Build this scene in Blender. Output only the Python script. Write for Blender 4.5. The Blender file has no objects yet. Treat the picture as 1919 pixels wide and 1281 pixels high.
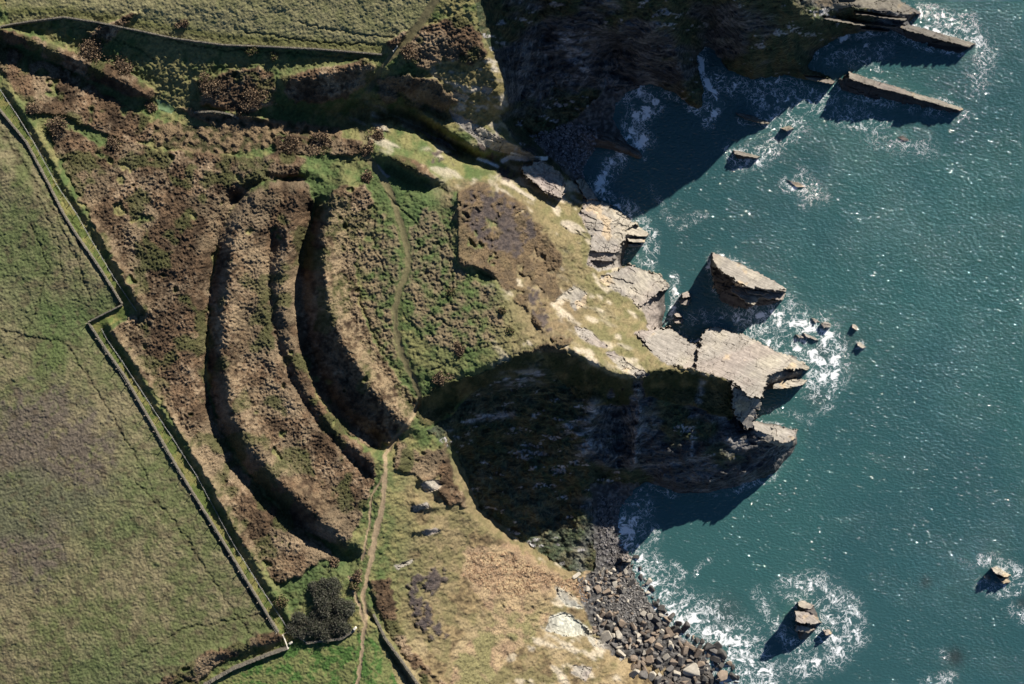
import bpy, bmesh, math, random
import numpy as np
from mathutils import Vector, Matrix

# ------------------------------------------------------------------ camera, sky, sun
W, H, S, ALT = 1919.0, 1281.0, 0.15, 400.0      # S: metres per photo pixel at sea level
SUN_EL = math.radians(26.0)
SX, SY = 0.57, 0.82                              # horizontal direction towards the sun (x east, y north)
sc = bpy.context.scene
cam = bpy.data.cameras.new("camera"); camo = bpy.data.objects.new("camera", cam)
sc.collection.objects.link(camo); sc.camera = camo
camo.location = (0, 0, ALT); camo.rotation_euler = (0, 0, 0)
cam.sensor_width = 36.0; cam.lens = 36.0 * ALT / (W * S)
cam.clip_start = 1.0; cam.clip_end = 60000.0
world = bpy.data.worlds.new("World"); sc.world = world; world.use_nodes = True
wn = world.node_tree; bgn = wn.nodes["Background"]
sky = wn.nodes.new("ShaderNodeTexSky"); sky.sky_type = 'NISHITA'; sky.sun_disc = False
sky.dust_density = 0.0; sky.ozone_density = 6.0; sky.sun_elevation = SUN_EL; sky.sun_rotation = math.atan2(SX, SY)
wn.links.new(sky.outputs[0], bgn.inputs[0]); bgn.inputs[1].default_value = 0.05
sun = bpy.data.lights.new("sun", 'SUN'); suno = bpy.data.objects.new("sun", sun)
sc.collection.objects.link(suno); sun.energy = 5.0; sun.angle = math.radians(0.5)
sun.color = (1.0, 0.92, 0.80)
hl = math.hypot(SX, SY)
sd = Vector((SX / hl * math.cos(SUN_EL), SY / hl * math.cos(SUN_EL), math.sin(SUN_EL)))
suno.rotation_euler = (-sd).to_track_quat('-Z', 'Y').to_euler()
sc.view_settings.view_transform = 'Standard'; sc.view_settings.look = 'None'
sc.view_settings.gamma = 1.0; sc.view_settings.exposure = 0.9

# ------------------------------------------------------------------ numpy helpers
rng = np.random.default_rng(7); random.seed(7)
TAB = rng.random((8, 512, 512)).astype(np.float32)
def vn(x, y, sc_, seed=0):
    a = 0.6 + seed * 1.3
    u = (x * math.cos(a) - y * math.sin(a)) / sc_ + seed * 17.3 + 900
    v = (x * math.sin(a) + y * math.cos(a)) / sc_ + seed * 31.7 + 900
    iu = np.floor(u).astype(np.int32); iv = np.floor(v).astype(np.int32)
    fu = (u - iu).astype(np.float32); fv = (v - iv).astype(np.float32)
    fu = fu * fu * (3 - 2 * fu); fv = fv * fv * (3 - 2 * fv)
    T = TAB[seed % 8]; m = 511
    a0 = T[iu & m, iv & m]; a1 = T[(iu + 1) & m, iv & m]
    b0 = T[iu & m, (iv + 1) & m]; b1 = T[(iu + 1) & m, (iv + 1) & m]
    return (a0 + (a1 - a0) * fu) * (1 - fv) + (b0 + (b1 - b0) * fu) * fv
def fbm(x, y, sc_, o=4, seed=0, g=0.5):
    r = 0; t = 0; a = 1.0
    for k in range(o):
        r = r + a * vn(x, y, sc_ / 2 ** k, seed + k * 3); t += a; a *= g
    return r / t
def ss(a, b, x):
    t = np.clip((x - a) / (b - a), 0, 1); return t * t * (3 - 2 * t)
def inpoly(x, y, P):
    P = np.array(P, float)
    r = np.zeros(x.shape, bool)
    m = (x >= P[:, 0].min()) & (x <= P[:, 0].max()) & (y >= P[:, 1].min()) & (y <= P[:, 1].max())
    if not m.any(): return r
    xs, ys = x[m], y[m]; c = np.zeros(xs.shape, bool); n = len(P)
    for i in range(n):
        x0, y0 = P[i]; x1, y1 = P[(i + 1) % n]
        if y0 == y1: continue
        c ^= ((y0 > ys) != (y1 > ys)) & (xs < (x1 - x0) * (ys - y0) / (y1 - y0) + x0)
    r[m] = c; return r
def pdist(x, y, P, rad):
    """distance (px) to a polyline, 1e6 beyond rad"""
    D = np.full(x.shape, 1e6, np.float32); P = [p[:2] for p in P]
    for (x0, y0), (x1, y1) in zip(P[:-1], P[1:]):
        m = (x > min(x0, x1) - rad) & (x < max(x0, x1) + rad) & (y > min(y0, y1) - rad) & (y < max(y0, y1) + rad)
        if not m.any(): continue
        xs, ys = x[m], y[m]; dx, dy = x1 - x0, y1 - y0; L = dx * dx + dy * dy + 1e-9
        t = np.clip(((xs - x0) * dx + (ys - y0) * dy) / L, 0, 1)
        D[m] = np.minimum(D[m], np.hypot(xs - x0 - t * dx, ys - y0 - t * dy))
    return D

SLABS = [
 ([(1570,148),(1592,147),(1650,165),(1712,180),(1755,194),(1800,207),(1792,213),(1740,203),(1700,198),(1640,186),(1577,168)],(1592,148,2.6),(1800,207,.8),(1577,168,.5)),
 ([(1690,54),(1760,73),(1820,88),(1800,100),(1750,90),(1700,72)],(1690,54,3),(1820,88,.8),(1700,72,.8)),
 ([(1505,140),(1540,143),(1566,152),(1561,158),(1512,148)],(1505,140,1.6),(1566,152,1.6),(1512,148,3.2)),
 ([(1540,28),(1625,44),(1620,49),(1545,36)],(1540,28,16),(1625,44,7),(1545,36,19)),
 ([(1600,18),(1700,34),(1696,39),(1604,26)],(1600,18,9),(1700,34,3.5),(1604,26,13)),
 ([(1592,36),(1680,48),(1676,52),(1600,43)],(1592,36,6),(1680,48,3),(1600,43,9)),
 ([(1610,50),(1668,57),(1664,60),(1616,55)],(1610,50,3.5),(1668,57,1.5),(1616,55,5)),
 ([(1336,500),(1347,503),(1372,524),(1385,545),(1400,568),(1396,580),(1375,575),(1352,566),(1338,540)],(1336,500,1.6),(1385,545,2.2),(1375,575,.8)),
 ([(1398,566),(1425,560),(1462,564),(1440,573),(1415,572),(1398,580)],(1398,566,1.6),(1462,564,1),(1415,572,.6)),
 ([(1519,594),(1532,597),(1541,604),(1528,605)],(1519,594,.5),(1541,604,.4),(1528,605,.9)),
 ([(1538,606),(1545,601),(1558,605),(1556,613),(1544,615)],(1538,606,1.1),(1558,605,1.1),(1544,615,1.4)),
 ([(1489,625),(1504,629),(1512,635),(1498,633)],(1489,625,.6),(1512,635,.5),(1498,633,1.1)),
 ([(1503,622),(1528,631),(1536,639),(1512,632)],(1503,622,.5),(1536,639,.5),(1512,632,1.4)),
 ([(1596,608),(1602,606),(1609,613),(1606,619),(1597,614)],(1596,608,1),(1609,613,.8),(1597,614,1.4)),
 ([(1606,641),(1612,640),(1625,650),(1616,653),(1606,647)],(1606,641,.8),(1625,650,.4),(1606,647,1.5)),
 ([(1277,550),(1290,545),(1296,556),(1280,558)],(1277,550,3.4),(1296,556,2.6),(1280,558,5)),
 ([(1275,560),(1295,560),(1290,572),(1276,570)],(1275,560,2.6),(1295,560,2),(1276,570,3)),
 ([(1263,588),(1272,583),(1280,593),(1268,594)],(1263,588,3),(1280,593,2.4),(1268,594,4.6)),
 ([(1262,597),(1281,597),(1278,608),(1264,605)],(1262,597,2.6),(1281,597,2),(1264,605,3)),
 ([(1463,240),(1478,234),(1489,240),(1476,246)],(1463,240,1.6),(1489,240,1),(1476,246,2.2)),
 ([(1680,256),(1692,253),(1707,262),(1694,264)],(1680,256,.4),(1707,262,.3),(1694,264,.8)),
 ([(1472,335),(1498,342),(1516,351),(1492,350)],(1472,335,.2),(1516,351,.2),(1492,350,.5)),
 ([(1376,211),(1402,213),(1446,230),(1430,232),(1396,222)],(1376,211,1.2),(1446,230,.6),(1396,222,2)),
 ([(1857,1063),(1869,1061),(1896,1078),(1884,1082),(1862,1072)],(1857,1063,2.6),(1896,1078,1.2),(1862,1072,4)),
 ([(1868,1080),(1884,1084),(1896,1090),(1880,1094)],(1868,1080,2),(1896,1090,.8),(1880,1094,2.4)),
 ([(1843,1078),(1853,1075),(1857,1084),(1848,1088)],(1843,1078,1.4),(1857,1084,1),(1848,1088,2)),
 ([(1161,1044),(1176,1038),(1185,1045),(1181,1054),(1167,1051)],(1161,1044,3),(1185,1045,2.4),(1167,1051,4)),
 ([(1542,1180),(1553,1177),(1561,1187),(1548,1192)],(1542,1180,2),(1561,1187,1.4),(1548,1192,3)),
 # tilted bedding slabs: outline, three points (x, y, height) that fix the plane
 ([(1334,473),(1350,475),(1375,488),(1400,500),(1440,520),(1475,539),(1474,544),(1440,543),(1400,538),(1385,532),(1372,520),(1360,514),(1348,500),(1335,484)],(1334,473,1.5),(1475,539,1.5),(1360,514,13)),
 ([(1372,532),(1395,540),(1440,546),(1473,548),(1466,562),(1440,560),(1425,556),(1414,574),(1400,566),(1384,556),(1368,545)],(1372,532,6.5),(1473,548,2),(1412,570,8)),
 ([(1395,541),(1425,545),(1440,548),(1428,553),(1400,550)],(1395,541,8),(1440,548,5.5),(1400,550,9)),
 ([(1078,336),(1090,333),(1112,360),(1122,374),(1106,386),(1092,364)],(1078,336,7),(1122,374,7),(1092,364,9)),
 ([(1095,378),(1120,372),(1160,398),(1190,415),(1200,432),(1172,445),(1160,470),(1130,475),(1105,465),(1110,440),(1090,400)],(1120,372,6),(1195,420,3),(1115,470,15)),
 ([(1172,432),(1190,420),(1218,437),(1212,444),(1180,440)],(1172,432,5),(1218,437,1.5),(1180,440,6)),
 ([(1175,446),(1210,448),(1208,454),(1178,453)],(1175,446,5.5),(1210,448,3),(1178,453,6)),
 ([(1176,457),(1205,458),(1195,463),(1178,463)],(1176,457,4),(1205,458,2),(1178,463,4.5)),
 ([(1105,470),(1150,474),(1156,484),(1118,484),(1102,480)],(1105,470,14),(1150,474,11),(1118,484,13)),
 ([(1106,488),(1150,490),(1152,498),(1120,502)],(1106,488,12.5),(1150,490,9),(1120,502,12)),
 ([(1126,520),(1180,495),(1205,503),(1236,514),(1258,538),(1240,545),(1200,575),(1185,560),(1150,545)],(1130,522,16.5),(1236,514,6),(1200,575,14)),
 ([(1190,622),(1255,612),(1290,640),(1317,640),(1318,660),(1300,690),(1250,682),(1225,664)],(1200,620,20),(1290,640,14),(1250,682,28)),
 ([(1372,716),(1405,743),(1428,747),(1414,788),(1414,806),(1394,802),(1372,765)],(1372,716,26),(1428,747,18),(1400,802,15.5)),
 ([(1313,640),(1318,618),(1345,612),(1400,630),(1450,655),(1498,672),(1521,690),(1470,692),(1440,706),(1436,722),(1426,745),(1405,742),(1370,712),(1302,692),(1308,665)],(1345,612,4),(1510,685,2),(1310,690,27)),
 ([(1450,716),(1470,712),(1500,708),(1513,713),(1505,722),(1470,728),(1448,728)],(1450,716,4),(1513,713,1.5),(1470,728,5)),
 ([(1410,788),(1430,793),(1450,803),(1445,815),(1415,806)],(1410,788,14),(1450,803,12.5),(1415,806,15.5)),
 ([(1450,796),(1494,806),(1492,822),(1475,832),(1450,826),(1447,812)],(1450,796,11),(1494,806,9),(1450,826,15)),
 ([(1590,134),(1640,150),(1713,173),(1712,181),(1650,166),(1592,148)],(1594,134,4),(1713,173,2.4),(1594,148,6.4)),
 ([(1712,173),(1760,186),(1808,204),(1800,208),(1755,195),(1712,183)],(1712,173,2.4),(1808,204,.7),(1712,183,4.6)),
 ([(1560,-20),(1640,-12),(1680,-4),(1728,24),(1700,26),(1640,8),(1570,4)],(1640,-12,6),(1728,24,2),(1570,4,13)),
 ([(1684,46),(1706,46),(1780,66),(1830,82),(1815,88),(1760,74),(1690,54)],(1706,46,3),(1830,82,.8),(1690,56,6)),
 ([(1374,281),(1390,283),(1426,293),(1418,297),(1376,289)],(1374,281,1.6),(1426,293,.5),(1376,289,3)),
 ([(1494,1128),(1504,1124),(1526,1134),(1520,1142),(1498,1137)],(1494,1128,3),(1526,1134,2),(1498,1140,5.5)),
 ([(1490,1145),(1520,1148),(1540,1165),(1520,1170),(1492,1165)],(1500,1142,5),(1540,1164,3.5),(1492,1166,8)),
 ([(1492,1170),(1515,1174),(1530,1178),(1515,1186),(1490,1182)],(1492,1170,5),(1530,1178,3),(1490,1182,5.5)),
 ([(975,314),(1010,302),(1045,320),(1060,345),(1052,372),(1020,358),(988,332)],(975,314,18.5),(1045,320,13),(1020,358,17)),
 ([(1030,1158),(1060,1148),(1098,1176),(1108,1188),(1062,1190),(1026,1178)],(1030,1158,12),(1108,1188,5),(1060,1148,9)),
 ([(1044,1100),(1062,1108),(1090,1138),(1064,1134),(1048,1120)],(1044,1100,10),(1090,1138,6),(1064,1134,8)),
]
# ------------------------------------------------------------------ the coast (photo pixels, heights in metres)
LAND = [(-6000,-6000),(2300,-6000),(2100,-900),(1900,-480),(1760,-200),(1690,-60),(1640,-12),(1680,-4),(1728,24),(1706,44),(1780,66),(1830,82),
 (1802,102),(1760,94),(1700,76),(1668,62),(1630,60),(1580,72),(1545,92),(1520,122),(1560,138),(1566,156),(1530,152),(1470,152),
 (1400,150),(1350,142),(1322,92),(1308,110),(1324,150),(1328,212),(1300,206),(1240,172),(1190,180),(1168,225),(1212,292),(1180,300),(1130,285),
 (1105,330),(1092,345),(1120,372),(1150,388),(1190,415),(1216,434),(1212,462),(1172,470),(1168,498),(1200,503),(1235,514),(1257,538),(1254,575),(1240,612),
 (1256,612),(1290,640),(1316,641),(1320,622),(1345,612),(1400,630),(1450,655),(1498,672),(1521,690),(1500,706),(1512,712),(1505,722),
 (1450,730),(1428,745),(1408,778),(1412,790),(1450,795),(1490,805),(1494,825),(1488,855),(1440,896),(1380,918),(1330,930),(1270,934),(1235,915),(1212,905),
 (1190,925),(1200,960),(1185,1010),(1190,1045),(1215,1080),(1235,1120),(1262,1160),(1300,1195),(1340,1215),(1375,1250),(1410,1300),(1480,1400),
 (1560,1600),(1700,1900),(1900,6000),(-6000,6000)]
ISL = {  # islands: outline, then break lines inside
 'stack': [(1334,472),(1350,474),(1375,488),(1400,500),(1440,520),(1475,539),(1474,551),(1462,566),(1440,574),(1415,572),(1398,582),(1375,575),(1352,566),(1338,540),(1329,500)],
 'ridge_big': [(1566,150),(1578,138),(1594,134),(1640,150),(1712,172),(1760,186),(1806,204),(1798,215),(1740,207),(1700,202),(1640,190),(1574,172)],
 'ridge_low': [(1374,210),(1400,212),(1448,230),(1440,238),(1400,230),(1374,220)],
 'wedge': [(1373,280),(1390,283),(1426,292),(1418,302),(1392,303),(1371,296)],
 'r_a': [(1462,240),(1478,233),(1490,240),(1480,248),(1464,250)],
 'r_b': [(1678,256),(1690,252),(1708,262),(1698,268),(1682,264)],
 'r_c': [(1470,334),(1500,342),(1520,352),(1505,356),(1480,350)],
 'r_d': [(1519,594),(1536,599),(1540,604),(1530,606)],
 'r_e': [(1538,606),(1545,601),(1558,605),(1556,615),(1544,617),(1538,614)],
 'r_f': [(1489,624),(1504,622),(1530,632),(1537,640),(1524,643),(1508,637),(1494,634)],
 'r_g': [(1596,608),(1601,606),(1609,614),(1606,620),(1597,616)],
 'r_h': [(1604,641),(1610,639),(1625,651),(1618,656),(1604,650)],
 'g_a': [(1276,550),(1290,544),(1298,556),(1292,574),(1276,572),(1270,562)],
 'g_b': [(1262,588),(1272,582),(1282,594),(1280,610),(1266,606),(1256,600)],
 'se_stack': [(1492,1128),(1504,1124),(1526,1134),(1536,1148),(1542,1168),(1530,1190),(1514,1205),(1494,1214),(1484,1200),(1484,1160)],
 'se_rock': [(1541,1180),(1552,1176),(1562,1186),(1556,1198),(1542,1196)],
 'e_rock': [(1857,1062),(1868,1061),(1896,1078),(1900,1090),(1882,1098),(1870,1088),(1856,1078)],
 'e_rock2': [(1842,1078),(1852,1074),(1858,1084),(1850,1092),(1842,1088)],
 's_rock': [(1422,1224),(1438,1220),(1446,1232),(1436,1240),(1422,1236)],
 'surf_a': [(1390,1180),(1400,1178),(1404,1186),(1394,1190)],
 'surf_b': [(1362,1200),(1374,1196),(1382,1214),(1372,1228),(1360,1220)],
 'surf_c': [(1393,1215),(1402,1212),(1406,1226),(1396,1232)],
 'slab_a': [(1161,1042),(1176,1036),(1186,1044),(1182,1056),(1166,1052)],
 'cove_ridge': [(1090,245),(1130,250),(1190,280),(1214,296),(1200,302),(1140,284),(1088,262)],
}
BL = [ # break lines x,y,z
 # northern high ground beyond the frame
 [(-6000,-900,56),(0,-900,56),(900,-800,60),(1600,-700,60),(2200,-900,50)],
 [(-480,-200,54),(200,-200,53),(700,-200,52),(950,-200,55),(1100,-180,55),(1300,-170,55),(1450,-140,47),(1580,-110,33),(1660,-80,12)],
 [(-480,20,52),(0,20,51),(300,10,50),(600,0,48),(800,0,47),(880,0,47)],
 [(0,45,50),(120,32,50),(260,58,48.5),(420,84,46.5),(720,102,44),(800,90,44.5),(880,80,44)],
 # plateau edge, and the foot of the first drop
 [(870,-80,50),(888,0,47),(895,50,45),(915,110,41),(934,150,37),(940,192,32.5)],
 [(915,-80,38),(925,0,33),(935,50,29),(955,110,21),(972,160,14),(972,210,10)],
 [(1000,-60,36),(1010,0,24),(1020,80,14),(1040,160,7),(1050,220,3)],
 [(1130,-60,39),(1150,0,30),(1160,60,22),(1170,110,8),(1180,150,2)],
 [(1250,-60,42),(1260,0,32),(1265,70,21),(1275,130,12),(1290,180,6),(1310,196,3)],
 [(1150,130,1),(1155,90,3),(1185,100,10),(1230,50,30)],
 [(1318,88,1),(1322,60,4),(1330,20,16),(1336,-40,34)],
 [(1380,-60,44),(1380,0,36),(1390,50,23),(1400,110,10),(1410,140,4)],
 [(1470,-60,40),(1480,0,32),(1500,25,28),(1530,36,23),(1555,28,18)],
 [(1450,60,22),(1480,90,12),(1500,120,6)],
 [(1560,34,12),(1580,50,5),(1600,64,1)],
 [(1530,-40,28),(1570,5,19),(1620,15,13),(1680,12,9),(1720,24,4)],
 [(1575,38,8),(1620,42,6),(1660,44,5),(1694,42,3)],
 [(1640,56,2),(1690,50,6),(1712,54,8),(1750,66,7),(1790,78,6),(1822,84,3)],
 [(1500,141,3),(1530,143,4),(1562,150,3)],
 # cove beach
 [(960,225,6),(990,255,3),(1020,275,2),(1060,300,1),(1090,330,.6)],
 [(1060,230,3),(1100,240,2),(1130,200,2),(1150,170,1.5)],
 [(1100,300,.6),(1080,280,1.5)],
 # stream valley
 [(-480,40,50),(0,78,47),(100,122,45),(200,166,43.5),(275,190,42),(310,202,41),(420,222,41),(520,240,38.5),(620,240,35),(680,226,30),(740,222,26),(790,240,22),(840,270,19),(875,288,17),(905,302,15),(935,312,13)],
 [(935,312,13),(945,300,11.5),(985,297,10),(1010,300,6),(1022,299,2)],
 [(0,60,49),(100,95,47.5),(200,130,45),(280,170,42.5)],
 [(360,195,41.5),(450,190,42),(520,170,42),(600,172,41),(680,165,40),(730,180,38),(780,195,35),(830,215,31)],
 [(700,130,43),(760,140,42.5),(820,150,41),(870,165,38.5),(915,182,34),(936,200,31)],
 [(820,190,36.5),(850,208,34),(880,226,31.5),(905,238,29),(945,260,24.5),(1000,290,17.5),(1045,320,13),(1058,345,10),(1070,352,8),(1080,372,7)],
 [(795,213,37),(840,245,34),(880,273,29.5),(903,288,25)],
 # promontory, north flank
 [(640,238,33),(690,226,34),(730,228,36),(780,250,34),(840,290,29),(880,310,25),(930,330,20),(970,345,17),(1020,375,14),(1060,395,12),(1090,400,10)],
 [(660,262,40),(720,290,42),(780,320,42),(850,350,39),(900,350,34),(950,370,28),(1000,410,24),(1040,450,22),(1080,480,19)],
 # interior
 [(700,360,43),(740,500,43),(760,600,43),(790,700,42)],
 [(860,370,41),(860,480,41),(920,510,41),(960,590,40),(1000,630,40)],
 [(870,410,38),(900,500,38.5),(940,530,38),(990,600,38)],
 [(1000,440,25),(1020,500,24),(1060,560,23),(1110,590,22),(1150,600,21),(1200,612,19)],
 # south edge of the promontory: crest line and faces below it
 [(786,748,41),(830,716,41.5),(880,700,42),(930,676,42),(980,655,42),(1030,642,41),(1070,652,40),(1110,680,39),(1160,702,38),(1190,706,37),(1240,690,35),(1260,684,33),(1310,690,31),(1350,700,28),(1385,715,23),(1415,750,18)],
 [(1240,650,24),(1300,662,23),(1350,668,19),(1400,684,15),(1430,704,12)],
 [(1340,620,5),(1400,640,4),(1450,662,3),(1510,690,3)],
 [(1436,712,10),(1470,700,5),(1500,698,4)],
 [(1325,626,9),(1318,650,15),(1292,650,15),(1262,630,14)],
 [(790,775,35),(850,752,26),(920,740,22),(980,730,24),(1040,720,24),(1090,730,24),(1140,740,24),(1190,735,26),(1250,725,23),(1310,725,20),(1360,740,19),(1400,765,17)],
 [(1192,712,29),(1195,760,22),(1190,820,17),(1188,860,14)],
 [(1110,690,31),(1112,760,25),(1108,810,19)],
 [(1160,735,20),(1160,800,13),(1160,870,9)],
 [(856,850,17),(900,850,15),(960,830,14),(1000,830,13),(1060,830,18),(1110,840,18),(1150,850,14),(1190,864,13),(1240,850,14),(1320,850,14),(1400,830,14),(1430,826,14),(1475,828,13),(1488,822,11)],
 [(1412,796,14),(1450,800,15),(1488,812,12)],
 [(1240,895,9),(1330,905,8),(1400,890,8),(1460,866,7)],
 [(1120,865,15),(1150,880,11),(1190,890,8),(1208,900,3)],
 [(1120,885,4),(1160,905,2),(1185,925,1)],
 # rib down the bowl
 [(1112,862,16),(1105,900,10),(1096,940,7),(1085,990,5),(1080,1040,4),(1100,1066,3)],
 [(1122,880,4),(1122,940,2),(1115,1000,1.5),(1118,1050,1.5)],
 [(1150,960,.8),(1150,1040,1)],
 [(1060,920,6),(1040,980,4.5),(1060,1040,4)],
 [(794,800,37),(836,846,34),(880,962,28),(950,1022,17),(1060,1086,7)],[(852,852,18),(898,956,11),(960,1008,7.5),(1062,1068,4)],
 # neck and southern slope
 [(720,860,44),(725,930,44),(710,1000,44),(690,1080,45),(690,1150,46),(700,1281,47),(700,1500,48)],
 [(780,850,37),(800,930,37.5),(810,1000,37),(800,1100,37),(800,1200,37),(850,1281,35),(900,1500,35)],
 [(850,960,31),(870,1050,27),(900,1150,25),(930,1220,23),(1000,1281,20),(1100,1500,20)],
 [(950,1030,17),(980,1090,15),(1010,1150,14),(1060,1200,12),(1120,1240,9),(1180,1281,8),(1300,1500,8)],
 [(1070,1085,6),(1090,1110,5),(1110,1160,4),(1150,1215,4),(1200,1255,3.6),(1260,1275,3),(1320,1330,3)],
 [(1110,1075,3),(1150,1120,2.4),(1200,1180,2),(1270,1230,1.8),(1330,1260,1.2)],
 [(1180,1070,.8),(1210,1130,.7),(1250,1180,.6),(1320,1225,.6)],
 # west and south-west fields
 [(-480,300,58),(0,300,54),(100,400,52),(170,500,50),(220,570,48),(160,610,48),(260,770,48),(400,1000,48),(520,1190,47.5)],
 [(-480,700,60),(0,700,53),(120,800,51),(300,1000,50)],
 [(-480,1200,58),(0,1200,54),(300,1250,51),(500,1281,48)],
 [(-480,1760,58),(300,1760,54),(700,1760,50)],
 [(60,180,50),(110,290,48),(190,420,47),(262,570,46.5),(220,640,46.5),(300,760,46.5),(420,960,46.5),(540,1150,46)],
 [(300,320,45),(350,500,45),(340,700,45.5),(400,860,45.5),(480,980,45.5),(560,1080,45.5)],
 [(480,320,43),(470,500,44),(470,700,44),(520,850,44),(620,960,44.5)],
 # northern rock fingers by the lit ledges
 [(1080,345,8),(1100,370,8),(1130,400,9),(1160,430,8),(1190,440,5)],
 [(1100,410,13),(1120,450,14),(1130,480,15),(1160,470,9)],
 [(1120,506,16),(1160,506,12),(1200,512,7),(1240,535,4)],
 [(1130,520,17),(1170,550,15),(1210,580,12),(1238,590,7)],
 [(1200,600,15),(1225,614,11)],
 # islands
 [(1340,480,4),(1375,496,3),(1430,522,2),(1468,538,2)],
 [(1334,482,8),(1344,504,12),(1360,520,13),(1388,532,11.5),(1430,542,8.5),(1470,545,4)],
 [(1346,526,5),(1366,544,3),(1384,542,5.5),(1410,550,6.5),(1440,555,4.5),(1466,556,3)],
 [(1350,556,1),(1372,566,1),(1392,562,2),(1402,572,3),(1410,562,2.5)],
 [(1582,142,5),(1594,140,7),(1640,156,6),(1680,168,5),(1708,178,4.5),(1712,176,4.5),(1760,190,3.6),(1800,205,2)],
 [(1378,215,2),(1440,232,2)],[(1376,286,4.5),(1400,292,3.5),(1420,296,1.5)],
 [(1470,242,1.5),(1482,240,1.5)],[(1688,259,1),(1698,263,1)],[(1482,344,.2),(1508,352,.2)],
 [(1526,600,.8),(1532,602,.8)],[(1544,609,.8),(1552,609,.8)],[(1500,629,.6),(1524,638,.6)],
 [(1601,611,.6),(1604,614,.6)],[(1610,646,.6),(1616,650,.5)],
 [(1280,556,4),(1284,568,4)],[(1268,590,4),(1274,600,4)],
 [(1498,1134,4),(1516,1138,5),(1524,1156,5.5),(1512,1180,4),(1500,1196,2)],[(1549,1186,2)],
 [(1864,1066,2.5),(1884,1080,3.2),(1890,1088,2)],[(1849,1082,1.4),(1850,1086,1.4)],
 [(1430,1230,1.6),(1436,1230,1.6)],[(1396,1184,1),(1398,1184,1)],[(1368,1206,2),(1372,1218,2)],[(1398,1220,1.4),(1399,1226,1.4)],
 [(1170,1044,3),(1176,1048,3)],
 [(1096,252,3.5),(1140,268,4),(1200,294,3)],
]
FEAT = [ # banks (+) and ditches (-): polyline, height m, half width px
 ([(650,345),(620,390),(608,450),(610,520),(622,585),(650,650),(690,715),(735,765),(765,790)], 4.4, 21),
 ([(588,400),(568,470),(562,560),(574,650),(606,735),(650,790),(700,828)], -5.2, 24),
 ([(560,360),(545,430),(536,500),(540,580),(556,660),(584,730),(630,800),(700,858)], 2.2, 16),
 ([(512,440),(502,500),(506,570),(522,650),(550,720),(590,780),(640,840),(690,890)], -1.4, 9),
 ([(500,350),(455,400),(436,470),(424,550),(420,640),(420,700),(444,780),(484,850),(540,912),(600,972),(650,1022)], 3.2, 26),
 ([(565,338),(500,338),(466,352),(440,376)], -2.2, 8),
 ([(440,372),(410,440),(400,520),(394,620),(392,720),(408,800),(446,870),(510,935),(580,995),(650,1040)], -4.0, 22),
 ([(0,56),(60,78),(130,106),(200,138),(270,172)], 2.4, 12),
 ([(530,150),(600,140),(690,120)], 2.2, 16),
 ([(520,205),(600,215),(680,205)], -2.2, 18),
 ([(14,160),(52,220),(84,272),(124,345),(160,400),(186,440),(230,515),(272,580)], 1.7, 9),
 ([(206,608),(222,640),(248,675),(300,760),(340,820),(384,886),(424,960),(456,1018),(505,1096),(545,1160)], 1.9, 9),
 ([(378,212),(430,212),(500,224)], 1.4, 4),
 ([(720,290),(760,305),(815,330)], 2.6, 12), ([(735,315),(775,340),(825,352)], -2.0, 14),
 ([(858,372),(858,480),(880,498),(925,505)], .7, 8),
 ([(500,300),(560,310),(600,330)], 1.2, 10), ([(500,328),(560,334)], -1.5, 6),
 ([(700,1170),(735,1215),(790,1290)], 1.8, 6), ([(690,1150),(722,1205),(775,1290)], -1.2, 5),
 ([(285,1300),(400,1225),(520,1192)], 1.5, 12),
 ([(700,150),(760,180),(800,200),(830,222)], -2.5, 16),
 ([(990,560),(1010,600),(1030,625)], 1.0, 10),
 ([(790,900),(830,925)], 2.0, 8), ([(780,945),(815,950)], 2.0, 7), ([(780,995),(825,990)], 1.5, 6),
]

# ------------------------------------------------------------------ solve the base surface (membrane through the break lines)
G = 3; X0, Y0 = -480, -480
NX, NY = (2400 - X0) // G, (1760 - Y0) // G
gx, gy = np.meshgrid(X0 + G * np.arange(NX), Y0 + G * np.arange(NY))
gx = gx.astype(np.float32); gy = gy.astype(np.float32)
wx = (fbm(gx, gy, 26, 4, 1) - .5) * 13; wy = (fbm(gx, gy, 26, 4, 2) - .5) * 13
wsm = 0.35
land = inpoly(gx + wx, gy + wy, LAND)
for P in ISL.values(): land |= inpoly(gx + wx * wsm, gy + wy * wsm, P)
fix = ~land; val = np.where(land, 0, -3.0).astype(np.float32)
for L in BL:
    for a, b in zip(L[:-1], L[1:]):
        n = int(max(abs(a[0] - b[0]), abs(a[1] - b[1])) / (G * .7)) + 2
        for t in np.linspace(0, 1, n):
            i = int(round((a[0] + (b[0] - a[0]) * t - X0) / G)); j = int(round((a[1] + (b[1] - a[1]) * t - Y0) / G))
            if 0 <= i < NX and 0 <= j < NY and land[j, i]:
                fix[j, i] = True; val[j, i] = a[2] + (b[2] - a[2]) * t
def relax(z, f, v, n):
    for _ in range(n):
        p = np.pad(z, 1, mode='edge')
        q = .25 * (p[:-2, 1:-1] + p[2:, 1:-1] + p[1:-1, :-2] + p[1:-1, 2:])
        z = np.where(f, v, z + 1.0 * (q - z))
    return z
levels = [(fix, val)]
while min(levels[-1][0].shape) > 24:
    f, v = levels[-1]; h_, w_ = f.shape; h2, w2 = (h_ + 1) // 2, (w_ + 1) // 2
    fp = np.zeros((h2 * 2, w2 * 2), np.float32); vp = fp.copy(); fp[:h_, :w_] = f; vp[:h_, :w_] = v * f
    fs = fp.reshape(h2, 2, w2, 2).sum((1, 3)); vs = vp.reshape(h2, 2, w2, 2).sum((1, 3))
    levels.append((fs > 0, np.where(fs > 0, vs / np.maximum(fs, 1), 0).astype(np.float32)))
z = np.full(levels[-1][0].shape, 30., np.float32)
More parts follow.
